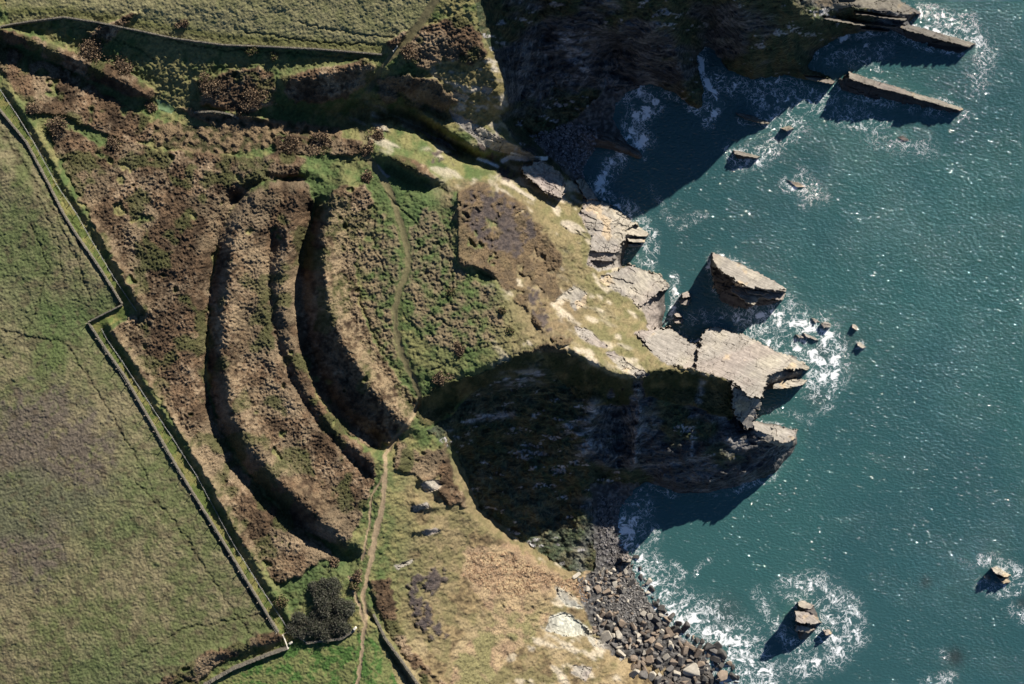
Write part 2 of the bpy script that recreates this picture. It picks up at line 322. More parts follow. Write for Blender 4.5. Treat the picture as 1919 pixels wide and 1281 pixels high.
for k in range(len(levels) - 1, -1, -1):
    f, v = levels[k]
    if z.shape != f.shape: z = np.repeat(np.repeat(z, 2, 0), 2, 1)[:f.shape[0], :f.shape[1]]
    z = relax(z, f, v, 300 if k > 2 else (160 if k > 0 else 60))
ZB = relax(z, ~land, val, 3)
landf = land.astype(np.float32)
def bilin(A, x, y):
    u = np.clip((x - X0) / G, 0, NX - 1.001); v = np.clip((y - Y0) / G, 0, NY - 1.001)
    i = u.astype(np.int32); j = v.astype(np.int32); fu = u - i; fv = v - j
    return (A[j, i] * (1 - fu) + A[j, i + 1] * fu) * (1 - fv) + (A[j + 1, i] * (1 - fu) + A[j + 1, i + 1] * fu) * fv

# ------------------------------------------------------------------ regions
SCRUB = [
 [(-6000,40),(0,50),(60,68),(130,92),(200,118),(255,145),(292,172),(285,190),(230,175),(170,150),(100,115),(40,85),(-6000,66)],
 [(-6000,80),(0,85),(60,105),(130,135),(200,180),(270,215),(300,240),(285,262),(230,265),(170,240),(120,215),(60,210),(30,170),(0,128),(-300,40)],
 [(95,232),(150,250),(185,275),(250,262),(290,280),(380,284),(430,290),(480,296),(540,275),(570,300),(560,330),(500,335),(470,355),(440,380),
  (415,430),(398,480),(392,560),(386,640),(380,700),(404,790),(440,860),(490,925),(560,990),(640,1045),(600,1052),(560,1080),(530,1092),(502,1080),(440,1000),
  (390,900),(340,815),(290,735),(235,660),(204,622),(248,592),(262,578),(225,510),(180,430),(150,372),(125,320),(100,280)],
 [(500,338),(570,335),(590,380),(578,430),(560,470),(553,560),(560,650),(590,740),(640,800),(700,860),(705,890),(690,940),(650,1030),(560,990),(470,890),(410,800),(390,700),(392,560),(410,440),(445,375)],
 [(640,345),(690,350),(700,380),(680,430),(665,500),(672,570),(700,640),(745,710),(785,755),(770,800),(730,830),(700,842),(640,800),(590,730),(560,650),(553,560),(560,470),(595,390)],
 [(525,145),(560,135),(620,125),(690,108),(705,140),(660,180),(600,192),(540,188)],
 [(365,150),(420,135),(480,122),(515,140),(515,195),(450,215),(380,195)],
 [(505,262),(550,248),(600,262),(650,258),(700,262),(680,290),(580,290),(520,282)],
 [(725,290),(760,292),(800,310),(820,335),(790,330),(750,310)],
 [(790,850),(840,830),(850,900),(880,950),(840,945),(800,900),(740,880),(745,820)],
 [(690,1090),(730,1080),(745,1150),(760,1200),(810,1260),(840,1281),(830,1500),(1000,1500),(760,1500),(795,1281),(730,1190)],
 [(160,60),(260,20),(200,80)],
 [(290,1281),(380,1225),(470,1195),(530,1180),(540,1195),(470,1215),(400,1250),(350,1300)],
 [(720,80),(760,60),(820,40),(860,20),(900,60),(915,110),(880,120),(830,110),(800,130),(760,110)],
 [(700,150),(760,140),(820,150),(860,190),(830,210),(780,205),(720,190)],
 [(770,750),(800,740),(830,716),(900,700),(960,668),(1020,640),(1060,655),(1110,690),(1160,706),(1190,712),(1180,760),(1100,760),(1030,690),(950,705),(880,735),(830,790),(790,800)],
 [(1200,700),(1250,690),(1310,700),(1370,715),(1395,750),(1370,790),(1300,760),(1240,750),(1210,740)],
]
HEATH = [[(872,362),(930,352),(985,390),(1005,440),(965,480),(900,455),(872,410)],[(985,540),(1005,545),(1035,610),(1040,632),(1010,610)],
 [(760,1085),(830,1060),(840,1090),(800,1120),(812,1160),(840,1190),(800,1200),(770,1150)],[(885,258),(900,262),(935,295),(920,300),(895,280)],[(935,312),(955,308),(965,335),(950,340),(932,325)],
 [(820,280),(860,290),(850,310),(810,300)]]
REED = [[(285,225),(400,238),(520,250),(500,278),(400,288),(290,272)],[(330,200),(500,222),(640,238),(640,262),(520,250),(400,238)],[(540,1000),(560,990),(600,1020)]]
REED2 = [[(665,430),(690,390),(740,420),(755,500),(738,560),(745,640),(740,690),(700,640),(680,560)],[(770,430),(800,385),(840,420),(850,500),(920,540),(960,600),(930,640),(860,660),(800,640),(760,580),(750,520)]]
ROCK = [[(788,905),(812,898),(834,908),(820,918),(800,922)],[(770,948),(800,942),(806,950),(780,958)],[(790,996),(818,988),(826,996),(800,1004)],[(738,1060),(776,1048),(774,1054),(745,1066)],[(905,160),(925,165),(915,178),(900,172)],[(850,168),(880,180),(872,190),(848,182)],[(930,240),(938,262),(925,255)],[(780,240),(830,262),(860,284),(820,268)],[(700,300),(730,330),(720,334)],
 [(1078,336),(1090,333),(1122,370),(1165,398),(1218,436),(1215,462),(1180,490),(1165,500),(1120,508),(1100,495),(1110,450),(1086,402),(1095,375)],
 [(1122,522),(1185,494),(1238,514),(1262,540),(1255,590),(1240,618),(1215,618),(1210,590),(1190,560),(1150,545)],
 [(1188,622),(1255,608),(1290,640),(1318,640),(1322,616),(1345,608),(1400,626),(1450,650),(1525,688),(1512,724),(1440,728),(1420,760),(1405,748),(1370,712),(1300,690),(1250,682),(1225,664)],
 [(1135,660),(1150,658),(1192,690),(1218,700),(1198,708),(1160,690)],
 [(975,312),(1012,300),(1050,322),(1062,350),(1056,376),(1020,362),(985,330)],
 [(840,203),(890,232),(940,258),(1000,292),(975,292),(935,285),(900,268),(850,225)],
 [(1030,1155),(1060,1145),(1100,1175),(1112,1190),(1060,1192),(1022,1180)],[(1040,1098),(1062,1108),(1092,1140),(1062,1135),(1045,1120)],
 [(1100,1190),(1140,1200),(1150,1218),(1110,1210)],[(1075,1245),(1110,1250),(1098,1278),(1070,1262)],
 [(1405,784),(1450,790),(1498,802),(1498,832),(1460,838),(1430,822),(1408,812)],
 [(1260,1252),(1340,1255),(1345,1310),(1230,1310),(1236,1270)],[(1490,-20),(1700,-20),(1740,30),(1680,20),(1600,14),(1540,14)],
 [(1040,562),(1075,535),(1100,548),(1098,570),(1078,582),(1065,560)],[(1075,610),(1105,618),(1140,650),(1120,652),(1085,630)],
]
CLIFF = [
 [(888,-3000),(889,0),(900,60),(925,100),(944,150),(958,205),(935,215),(970,270),(1030,310),(1080,345),(1100,330),(1240,310),(1540,160),(1900,120),(2500,-3000)],
 [(800,806),(846,780),(900,720),(1030,690),(1100,755),(1190,705),(1250,735),(1370,770),(1400,740),(1440,720),(1530,740),(1530,950),(1240,960),(1130,900),(1120,1070),(1066,1070),(964,1004),(900,952),(856,850)],
]
BEACH = [[(1105,905),(1240,905),(1215,1030),(1230,1100),(1270,1165),(1340,1205),(1420,1310),(1260,1258),(1150,1225),(1105,1170),(1080,1100),(1118,1060)],
 [(1000,262),(1080,220),(1130,170),(1200,160),(1180,240),(1130,290),(1110,340),(1080,345)]]
SCREE = [[(872,1025),(955,1018),(1060,1085),(1110,1070),(1100,1120),(1045,1098),(1030,1150),(1000,1195),(950,1230),(900,1320),(840,1320),(850,1240),(890,1190),(930,1160),(865,1080)]]
NFIELD = [(20,-3000),(12,20),(22,46),(122,32),(260,57),(420,83),(560,90),(720,101),(745,80),(790,30),(820,-10),(860,-3000)]
WFIELD = [(-6000,60),(-60,110),(0,200),(50,265),(90,340),(120,400),(145,440),(185,497),(230,569),(167,603),(200,655),(235,705),(290,800),(330,870),(370,935),(420,1015),(465,1090),(521,1183),(380,1226),(280,1300),(280,6000),(-6000,6000)]
SFIELD = [(390,1281),(470,1238),(545,1205),(580,1200),(640,1195),(680,1185),(700,1200),(730,1240),(750,1300),(740,6000),(300,6000),(350,1310)]
TRACK = [(-60,100),(0,165),(40,225),(70,275),(110,350),(145,400),(170,445),(215,520),(257,582),(192,616),(205,640),(232,678),(285,760),(325,820),(370,890),(410,965),(440,1020),(490,1100),(544,1181),(578,1203),(545,1205),(522,1183),(465,1090),(420,1015),(370,935),(330,870),(290,800),(235,705),(200,655),(167,603),(230,569),(185,497),(145,440),(120,400),(90,340),(50,265),(0,200)]
POND = [(292,186),(310,188),(330,205),(320,212),(300,206)]
PATHS = [([(822,-60),(815,0),(790,40),(760,78),(738,98)],8),([(742,92),(720,120),(702,146),(688,172)],4.5),
 ([(678,250),(688,265),(682,287),(700,308),(720,338),(735,370),(748,410),(762,458),(766,500),(748,542),(740,580),(742,622),(755,670),(776,712),(787,742)],5.2),([(787,742),(775,778),(745,818),(722,848),(722,890),(720,930),(706,980),(698,1020),(692,1062),(681,1112),(686,1160),(680,1192),(678,1230),(668,1300)],3.4),
 ([(720,905),(718,950),(704,1000),(698,1050)],3.4),([(720,890),(697,930),(690,990),(680,1050)],1.8),([(656,1080),(672,1130),(684,1170)],2.4),([(704,1000),(690,1040)],2)]
SHEEP = [[(720,360),(790,430),(840,480),(852,560)],[(668,440),(668,540),(690,600),(720,680)],[(700,380),(700,470),(735,530)],[(780,440),(800,520),(860,590),(950,620)],[(770,560),(820,600),(890,620)],[(800,700),(900,650),(1000,635)],[(620,320),(660,300),(700,300)],[(830,400),(845,470),(920,520),(900,580)],[(772,520),(810,510),(850,560)],
 [(100,340),(150,440),(150,560)],[(0,240),(60,340),(110,460),(120,540)],[(330,870),(380,960),(440,1060),(500,1160)],[(0,250),(40,300),(120,420)],[(20,270),(100,400),(150,500),(170,560)],[(60,420),(90,500),(60,600),(0,680)],[(250,900),(330,980),(420,1120),(470,1190)],[(0,620),(120,640),(200,760),(280,900)],[(560,40),(640,60),(740,70)],[(460,60),(600,80),(700,84)],[(240,1240),(340,1180),(500,1150)],[(650,200),(720,180),(800,175)],[(310,72),(400,92),(520,98),(700,112)],[(130,48),(210,70),(290,110)]]
STREAMS = [([(897,297),(915,303),(933,312)],2.4),([(942,301),(955,294),(975,297),(1000,297),(1024,296)],3.6),([(958,286),(985,294)],2)]

# ------------------------------------------------------------------ vertex grid in photo space (fine in frame, coarse beyond)
def axis(lo, hi, flo, fhi, st, gr_=1.07):
    a = list(np.arange(flo, fhi + st, st)); s = st; x = flo
    while x > lo: s = min(s * gr_, 400); x -= s; a.insert(0, x)
    s = st; x = a[-1]
    while x < hi: s = min(s * gr_, 400); x += s; a.append(x)
    return np.array(a, np.float32)
STEP = 1.4
ax = axis(-5000, 5000, -24, 1944, STEP); ay = axis(-5000, 5000, -24, 1306, STEP)
PX, PY = np.meshgrid(ax, ay); sh = PX.shape
dwx = (fbm(PX, PY, 9, 3, 3) - .5) * 6; dwy = (fbm(PX, PY, 9, 3, 5) - .5) * 6
qx = PX + dwx; qy = PY + dwy
Z = bilin(ZB, qx, qy).astype(np.float32)
FN1 = .78 + .5 * fbm(PX, PY, 34, 3, 76); FN2 = .72 + .56 * fbm(PX, PY, 70, 3, 77)
for P, A, w in FEAT:
    d = pdist(PX + dwx * .7, PY + dwy * .7, P, w * 3)
    if w > 15 or A == -1.4: d = d * FN1; A = A * FN2
    Z += A * np.exp(-(d / w) ** 2)
def cell(x, y, c, seed):
    a = -.32; u = x * math.cos(a) - y * math.sin(a); v = x * math.sin(a) + y * math.cos(a)
    return TAB[seed][(np.floor(u / c).astype(np.int32) + 700) & 511, (np.floor(v / (c * .55)).astype(np.int32) + 900) & 511]
jx = (cell(PX, PY, 9, 3) - .5) * 6 + (cell(PX, PY, 4, 4) - .5) * 3; jy = (cell(PX, PY, 9, 5) - .5) * 6 + (cell(PX, PY, 4, 6) - .5) * 3
slabm = np.zeros(sh, bool)
for k_, (P, a_, b_, c_) in enumerate(SLABS):
    ar_ = abs(sum(P[i][0] * P[i - 1][1] - P[i - 1][0] * P[i][1] for i in range(len(P)))) / 2; sz_ = min(1.0, ar_ / (np.ptp([p[0] for p in P]) + 8) / 38)
    m_ = inpoly(PX + jx * sz_, PY + jy * sz_, P)
    M3 = np.linalg.solve(np.array([[a_[0], a_[1], 1], [b_[0], b_[1], 1], [c_[0], c_[1], 1]], float), np.array([a_[2], b_[2], c_[2]], float))
    zp = M3[0] * PX + M3[1] * PY + M3[2] + sz_ ** 2 * (cell(PX + dwx * 1.5, PY + dwy * 1.5, 34, 7) - .5) * .5 + sz_ ** 2 * (cell(PX + dwx * 1.5, PY + dwy * 1.5, 15, 2) > .86) * -.35 + sz_ * (fbm(PX, PY, 40, 3, 45) - .5) * 1.4
    Z = np.where(m_, np.maximum(zp, .3), Z); slabm |= m_
def reg(polys, k=1.0):
    m = np.zeros(sh, bool)
    for P in (polys if isinstance(polys[0], list) else [polys]): m |= inpoly(PX + dwx * k, PY + dwy * k, P)
    return m
# labels, later ones win
NAMES = ['terrain','west_field','north_field','south_field','track','bracken_scrub','heather','reeds','cliff','beach','scree','rock_platform','footpath','pond','stream']
T,WF,NF,SF,TR,SC,HE,RE,CL,BE,SR,RP,FP,PO,ST = range(15)
LB = np.zeros(sh, np.int8)
LB[reg(NFIELD, .3)] = NF; LB[reg(WFIELD, .3)] = WF; LB[reg(SFIELD, .5)] = SF
LB[reg(CLIFF, 1.5)] = CL
big = fbm(PX, PY, 60, 4, 4); med = fbm(PX, PY, 22, 4, 2); fine = fbm(PX, PY, 8, 3, 6)
m = reg(SCRUB, 2.5); LB[m & (fbm(PX, PY, 30, 3, 9) > .22)] = SC
lw1 = (fbm(PX, PY, 48, 3, 70) - .5) * 46; lw2 = (fbm(PX, PY, 48, 3, 71) - .5) * 46
LB[inpoly(PX + lw1 * ss(850, 880, PX), PY + lw2, [(858,362),(880,346),(935,348),(990,384),(1030,450),(1060,530),(1085,640),(1040,648),(1000,590),(940,520),(880,500),(860,482)]) & (fbm(PX, PY, 30, 4, 72) + .05 * ss(980, 880, PX) > .47)] = SC
LB[reg(HEATH, 4) & (.6 * fine + .4 * fbm(PX, PY, 26, 3, 57) > .455)] = HE
LB[reg(SCREE, 3)] = SR
LB[reg(REED, 2)] = RE
LB[reg(BEACH, 2)] = BE
slope = np.hypot(*np.gradient(bilin(ZB, PX, PY)))
LB[reg(ROCK, 1.0)] = RP; LB[slabm] = RP
LB[reg(TRACK, .15)] = TR
dp = np.full(sh, 1e6, np.float32)
for P, w in PATHS: dp = np.minimum(dp, pdist(PX + dwx * 1.1, PY + dwy * 1.1, P, 30) / (w * (.7 + .6 * med)))
LB[dp < 1] = FP
dst = np.full(sh, 1e6, np.float32)
for P, w in STREAMS: dst = np.minimum(dst, pdist(PX + dwx * .4, PY + dwy * .4, P, 20) / w)
LB[dst < 1] = ST
LB[reg(POND, .8)] = PO
isl = np.full(sh, -1, np.int8); IN = list(ISL)
for k, n in enumerate(IN):
    P = np.array(ISL[n], float); c = P.mean(0); P2 = c + (P - c) * (1 + 9 / np.maximum(np.hypot(*(P - c).T), 1))[:, None]
    isl[inpoly(PX, PY, P2)] = k
LB[isl >= 0] = RP

# ------------------------------------------------------------------ fine relief
sc_ = (LB == SC).astype(np.float32); he_ = (LB == HE).astype(np.float32)
def soften(a, n=2):
    for _ in range(n):
        a = (np.roll(a, 1, 0) + np.roll(a, -1, 0) + np.roll(a, 1, 1) + np.roll(a, -1, 1) + 2 * a) / 6
    return a
scs = soften(sc_, 2); n20 = fbm(PX, PY, 26, 2, 11); n7 = vn(PX, PY, 7, 12); n35 = vn(PX, PY, 3.6, 13); n2 = vn(PX, PY, 2.2, 14)
clump = 1 - np.abs(2 * vn(PX, PY, 13, 15) - 1)
Z += scs * (1.0 + 1.0 * (n20 - .5) + 1.6 * (fbm(PX, PY, 60, 2, 64) - .5) + .15 * (clump - .5) + .22 * (n7 - .5) + .36 * (n35 - .5) + .55 * (n2 - .5))
Z += soften(he_, 2) * (.15 + .35 * n7 + .25 * n35 + .2 * n2)
fld = ((LB == WF) | (LB == NF) | (LB == SF)).astype(np.float32)
nfm = np.where(LB == NF, .7, 1.0)
Z += fld * (.5 * (med - .5) + .13 * (n7 - .5) + .22 * nfm * (n35 - .5) + .24 * nfm * (n2 - .5))
gr = (LB == T).astype(np.float32)
tus = reg(REED2, 4).astype(np.float32) * gr * (dp > 1.3)
pthm = np.exp(-(dp / 1.5) ** 2); gr = gr * (1 - pthm)
Z += gr * (.7 * (med - .5) + .40 * (n7 - .5) + .34 * (n35 - .5) + .2 * (n2 - .5)) + soften(tus, 3) * (.32 * np.maximum(0, vn(PX, PY, 5.5, 21) - .35) + .2 * n2)
re_ = soften((LB == RE).astype(np.float32), 2)
Z += re_ * (.2 + 1.5 * np.maximum(0, vn(PX, PY, 7.5, 22) - .38) + .4 * (n2 - .5))
sp = np.full(sh, 1e6, np.float32)
for P in SHEEP: sp = np.minimum(sp, pdist(PX + dwx * 2.2, PY + dwy * 2.2, P, 12))
spm = np.exp(-(sp / 1.7) ** 2); Z -= .32 * spm * (1 - sc_)
Z -= .25 * np.exp(-(dp / 1.1) ** 2)
sr_ = (LB == SR).astype(np.float32)
Z += sr_ * (.8 * (med - .5) + .5 * (n7 - .5) + .5 * (n35 - .5) * ss(.4, .6, big) + .3 * (n2 - .5))
be_ = (LB == BE).astype(np.float32)
Z += be_ * (.3 * (n7 - .5) + .35 * (n35 - .5) + .2 * (n2 - .5))
# strata: bedding dips to the north-east, strikes south-east
u = (-.30 * PX + .95 * (-PY)) * S * -1            # grows to the south-west
q = Z + .0 * u
def stairs(q, h, sharp):
    f = q / h; i = np.floor(f); t = f - i
    return (i + np.clip((t - (1 - sharp)) / sharp, 0, 1)) * h
rockish = np.maximum((LB == CL), 0).astype(np.float32)
rockcl = rockish * (1 - .85 * ss(1120, 1060, PX) * ss(600, 640, PY)) * ss(.42, .58, fbm(PX * .6, PY, 60, 4, 17) + .12 * ss(1240, 1320, PX) * ss(700, 740, PY) + .05)
beds = (.42 * (-PY + .28 * PX) * S)               # bedding plane height falls northwards
qq = Z * 1.25 - beds + .9 * (fbm(PX, PY, 34, 3, 18) - .5)
brk = .35 + .65 * ss(.35, .6, fbm(PX, PY * 1.5, 16, 3, 28))
dz = ((stairs(qq, 1.9, .35) - qq) * .6 + (stairs(qq * 1.0 + 7, .6, .4) - (qq + 7)) * .5) * brk + 1.1 * (fbm(PX, PY * 1.6, 9, 3, 29) - .5)
Z += rockcl * np.clip(dz, -1.6, 1.6) + rockish * 2.6 * (fbm(PX, PY * 1.3, 20, 3, 78) - .5) + rockish * (1 - rockcl) * (1.2 * (med - .5) + .5 * (n7 - .5) + .4 * (n35 - .5))
rp = (LB == RP).astype(np.float32)
sb = (.33 * (-PY + .35 * PX) * S); q2 = Z - sb + .5 * (fbm(PX, PY, 50, 3, 19) - .5)
blk = vn(np.floor(vn(PX, PY, 30, 23) * 6) * 37, PX * 0, 1, 24)
crk = np.minimum(np.abs(fbm(PX * .35 - PY * .2, PY + .35 * PX, 24, 3, 25) - .5) * 2, np.abs(fbm(PX + PY * .4, PY * .4, 30, 2, 26) - .5) * 3)
su = PX * .93 + PY * .37; sv = -PX * .37 + PY * .93
bed = np.exp(-(np.abs(fbm(su * .16, sv, 13, 3, 62) - .5) / .012) ** 2) * (fbm(su * .4, sv, 22, 2, 63) > .45)
crack = np.exp(-(crk / .016) ** 2) * (fbm(PX, PY, 30, 2, 46) > .53); crack = np.maximum(crack, .8 * bed)
isr = (isl >= 0); Z += rp * (np.clip((stairs(q2, 2.1, .2) - q2), -.9, .9) * (.45 + .3 * isr) * ss(.4, .6, fbm(PX, PY, 22, 3, 27)) + .35 * (med - .5) + .14 * (n35 - .5) + .12 * (n7 - .5) - .7 * crack * (Z > .6)) * np.where(slabm, .6, 1)
rib = np.zeros(sh, np.float32)
for P, w, k_ in [([(1192,702),(1197,770),(1189,862)],6,1.6),([(1112,760),(1104,800),(1098,840)],12,.6),([(1322,692),(1300,800),(1296,850)],5,.5),([(950,712),(990,700),(1022,702)],13,.2),([(842,802),(880,785),(960,775)],6,.3),([(1062,800),(1080,812),(1108,838)],12,.8),([(1060,70),(1090,130)],18,.3)]:
    e_ = np.exp(-(pdist(PX + dwx * 2, PY + dwy * 2, P, w * 3) / w) ** 2); Z += k_ * e_ * (LB != RP); rib = np.maximum(rib, e_)
rib *= ss(.40, .62, fbm(PX * .5, PY * 1.6, 10, 4, 47))
# ------------------------------------------------------------------ albedo (linear base colours)
def C(r, g, b): return np.array([r, g, b], np.float32)
def mix(a, b, t): return a + (b - a) * t[..., None]
A = np.zeros(sh + (3,), np.float32)
v1 = fbm(PX, PY, 90, 5, 30, .6); v2 = fbm(PX, PY, 14, 4, 31, .6); v3 = vn(PX, PY, 3, 32)
g_lush, g_dry, g_dull = C(.062, .090, .030), C(.165, .150, .065), C(.095, .105, .045)
gcol = mix(g_lush, g_dry, ss(.38, .62, .55 * v2 + .45 * v1))
lush = np.zeros(sh, np.float32)
for (x, y, r, k) in [(740,350,60,1),(790,390,70,1),(660,420,40,.6),(600,360,40,.8),(610,300,60,.5),(780,730,50,.9),(840,660,80,.5),(200,90,60,.6),(240,150,40,.8),(560,105,120,.5),(150,225,50,.8),(570,1075,60,1),(60,200,40,.6),(730,480,30,.5),(820,470,60,.4),(900,560,60,.3),(640,1060,40,.8)]:
    lush = np.maximum(lush, k * np.exp(-((PX - x) ** 2 + (PY - y) ** 2) / (r * r)))
gcol = mix(gcol, C(.058, .090, .032), np.clip(lush * 1.1 * (v2 + .3), 0, 1))
east = ss(880, 1000, PX) * ss(260, 420, PY + PX * .3)
gcol = mix(gcol, mix(C(.195, .155, .085), C(.125, .115, .055), ss(.35, .6, v2)), east * .9)
nek = ss(790, 840, PX) * ss(60, 110, PY) * ss(260, 220, PY)
gcol = mix(gcol, mix(C(.19, .155, .075), C(.12, .10, .04), ss(.35, .6, v2)), nek * .9)
gcol = mix(gcol, C(.30, .27, .22), nek * ss(.60, .66, fbm(PX - PY * .5, PY * 1.6, 14, 4, 49)))
southl = ss(700, 820, PX) * ss(820, 900, PY)
gcol = mix(gcol, mix(C(.19, .148, .082), C(.13, .112, .055), ss(.35, .6, v2)), southl * .95)
gcol = mix(gcol, mix(C(.085, .06, .035), C(.20, .15, .08), ss(.4, .6, n7)), southl * ss(.52, .60, fbm(PX, PY, 34, 4, 55)) * .85)
gcol = mix(gcol, C(.27, .21, .125), southl * ss(.52, .64, fbm(PX, PY, 60, 4, 56)) * ss(1120, 1220, PY) * .8)
bz = np.exp(-(pdist(PX + dwx * 4, PY + dwy * 4, [(880,380),(950,420),(1000,500),(1040,590)], 200) / 60) ** 4) * (PY > 335)
gcol = mix(gcol, mix(C(.085, .065, .042), C(.185, .135, .08), ss(.38, .62, .5 * v2 + .5 * n35)), bz * ss(.30, .5, v2 + .12 * (n7 - .5)) * .85)
su_ = PX * .88 + PY * .47; sv_ = -PX * .47 + PY * .88
nfl = np.maximum(np.exp(-(pdist(PX, PY, [(700,235),(850,305),(960,352),(1080,430)], 120) / 38) ** 2), .8 * np.exp(-(pdist(PX, PY, [(1040,560),(1110,620),(1200,690)], 100) / 34) ** 2))
strk = ss(.53, .60, fbm(su_ * .22, sv_, 9, 4, 73)) * nfl * ss(.4, .55, fbm(PX, PY, 34, 3, 74)); Z += .5 * strk * (LB == T)
gcol = mix(gcol, C(.34, .30, .24), strk * .9)
gcol = mix(gcol, C(.17, .115, .085), tus * ss(.3, .6, v2) * .6)
pale = ss(.62, .68, fbm(PX * .5 + PY * .5, PY * 1.3 - PX * .9, 26, 4, 34)) * east          # bare rock patches
gcol = mix(gcol, C(.38, .33, .25), pale * .9)
A[:] = gcol
wf = mix(mix(C(.085, .096, .040), C(.150, .130, .075), ss(.35, .65, .5 * v2 + .5 * v1)), C(.055, .085, .025), ss(.55, .7, fbm(PX, PY, 150, 3, 35)) * .7)
mud = ss(.0, .35, np.exp(-(((PX - 90) / 140) ** 2 + ((PY - 850) / 140) ** 2)) + .55 * np.exp(-(((PX - 40) / 110) ** 2 + ((PY - 1030) / 130) ** 2)) - .34 - .9 * (v2 - .5))
wf = mix(wf, C(.095, .078, .062), mud * ss(.26, .46, .6 * fbm(PX, PY, 20, 4, 58) + .4 * n35) * .95)
wf = mix(wf, C(.065, .095, .035), .7 * np.exp(-(((PX - 150) / 120) ** 2 + ((PY - 590) / 50) ** 2)) + .4 * ss(.5, .65, fbm(PX, PY, 200, 3, 75))); wf = mix(wf, C(.07, .055, .035), ss(.62, .70, fbm(PX, PY, 12, 3, 48)) * .6)
nf = mix(C(.150, .150, .070), C(.195, .180, .095), ss(.35, .65, .6 * v2 + .4 * v1))
nf = mix(nf, C(.10, .105, .035), np.exp(-(pdist(PX, PY, [(20,22),(120,20),(260,42),(420,70),(560,78),(720,90)], 60) / 9) ** 2) * .8)
A[LB == WF] = wf[LB == WF]; A[LB == NF] = nf[LB == NF]; A[LB == SF] = mix(C(.05, .10, .025), C(.12, .13, .05), ss(.4, .6, v2))[LB == SF]
A[LB == TR] = mix(C(.075, .098, .028), C(.15, .14, .05), ss(.45, .65, v2))[LB == TR]
scol = mix(mix(C(.048, .032, .020), C(.118, .077, .046), ss(.35, .62, v2 * .6 + n7 * .4)), C(.215, .160, .105), ss(.55, .70, .6 * fbm(PX, PY, 40, 3, 36) + .4 * n35))
scol = mix(scol, C(.20, .155, .10), ss(.55, .64, fbm(PX, PY, 75, 4, 60)) * .6); scol *= (.75 + .5 * ss(.35, .65, fbm(PX, PY, 55, 3, 61)))[..., None]
scol = mix(scol, C(.055, .062, .022), ss(.56, .64, fbm(PX, PY, 38, 4, 37)) * .8)
inner = np.exp(-(pdist(PX, PY, [(640,400),(640,520),(660,610),(710,700),(750,760)], 120) / 42) ** 2)
outerb = np.exp(-(pdist(PX, PY, [(460,480),(450,620),(440,700),(480,820),(600,940)], 120) / 30) ** 2)
hedge = np.exp(-(pdist(PX, PY, [(60,230),(120,340),(270,580),(230,640),(340,800),(470,1030),(560,1090)], 120) / 22) ** 2)
scol = mix(scol, C(.27, .205, .125), np.clip(.75 * inner + .35 * outerb + .55 * hedge, 0, 1) * ss(.35, .6, n7 * .5 + n35 * .5))
gorse = ((PX > 780) & (PY > 640) & (PY < 820)).astype(np.float32)
scol = mix(scol, mix(C(.035, .042, .014), C(.12, .10, .04), ss(.45, .7, v2)), gorse * .85)
slopeb = ((PX > 850) & (PY < 660) & (PY > 340)).astype(np.float32)
scol = mix(scol, C(.30, .28, .25), rib)
scol = mix(scol, mix(C(.15, .108, .062), C(.075, .056, .036), ss(.38, .6, .5 * v2 + .5 * n35)), slopeb * .85)
A[LB == SC] = scol[LB == SC]
A[LB == HE] = mix(C(.050, .042, .042), C(.095, .075, .065), ss(.35, .65, n35))[LB == HE]
A[LB == RE] = mix(C(.155, .112, .066), C(.05, .048, .022), ss(.5, .3, vn(PX, PY, 7.5, 22)))[LB == RE]
A[LB == SR] = mix(mix(C(.21, .145, .09), C(.29, .215, .125), ss(.35, .65, v2)), C(.15, .14, .06), ss(.42, .56, fbm(PX, PY, 30, 4, 43)) * ss(1090, 1180, PY) * .9)[LB == SR]
A[LB == BE] = mix(C(.045, .043, .042), C(.14, .135, .13), ss(.45, .7, n35))[LB == BE]
clr = mix(C(.050, .050, .052), C(.115, .110, .105), ss(.4, .7, fbm(PX * .4, PY, 12, 4, 38)))
clg = mix(C(.032, .045, .020), C(.07, .065, .03), ss(.4, .65, v2))
band = .5 * vn(qq * 40, PX * .08, 16, 51) + .5 * vn(qq * 40, PX * .12, 40, 52)
clr = mix(clr * .8, clr * 1.45, ss(.4, .62, band))
pr = ss(.66, .72, fbm(PX * .6, PY * 1.4, 14, 4, 39) + .12 * (fbm(PX, PY, 70, 2, 44) - .5)) * ss(.35, .6, n35 * .6 + n2 * .4)
clg = mix(clg, C(.28, .27, .27), np.maximum(pr, rib)); clr = mix(clr, C(.27, .26, .26), rib)
A[LB == CL] = mix(clg, clr, rockcl)[LB == CL]
rcol = mix(C(.205, .187, .165), C(.265, .240, .195), ss(.35, .65, fbm(PX, PY, 45, 4, 40)))
rcol = mix(rcol, C(.20, .168, .150), ss(.5, .7, fbm(PX * .5, PY + PX * .3, 50, 4, 41)) * .7)
rcol = mix(rcol, C(.37, .28, .17), ss(.64, .74, fbm(PX, PY, 28, 4, 42)) * .6)
rcol = mix(rcol, C(.15, .13, .11), crack * .55); rcol *= (.82 + .36 * fbm(PX * .35 + PY * .1, PY * 1.2 - PX * .35, 9, 4, 59))[..., None]
rcol = mix(rcol, C(.14, .13, .12), ss(.5, 1, np.exp(-(Z / .7) ** 2)) * .7)
wet = ((~slabm) & (Z < 6)) | (reg([q_[0] for q_ in SLABS if q_[1][:2] in ((1336,500),(1398,566),(1592,148),(1690,54))], .3) & (Z < 3.5)); rcol = mix(rcol, C(.055, .05, .048), wet * .85 * np.where(slabm, 1, ss(6, 4, Z)))  # wet rock near the waterline, plus shade painted into stack and ridge south faces
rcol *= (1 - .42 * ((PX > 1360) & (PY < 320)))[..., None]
rcol = mix(rcol, C(.23, .195, .18), np.exp(-(((PX - 1020) / 35) ** 2 + ((PY - 338) / 28) ** 2)))
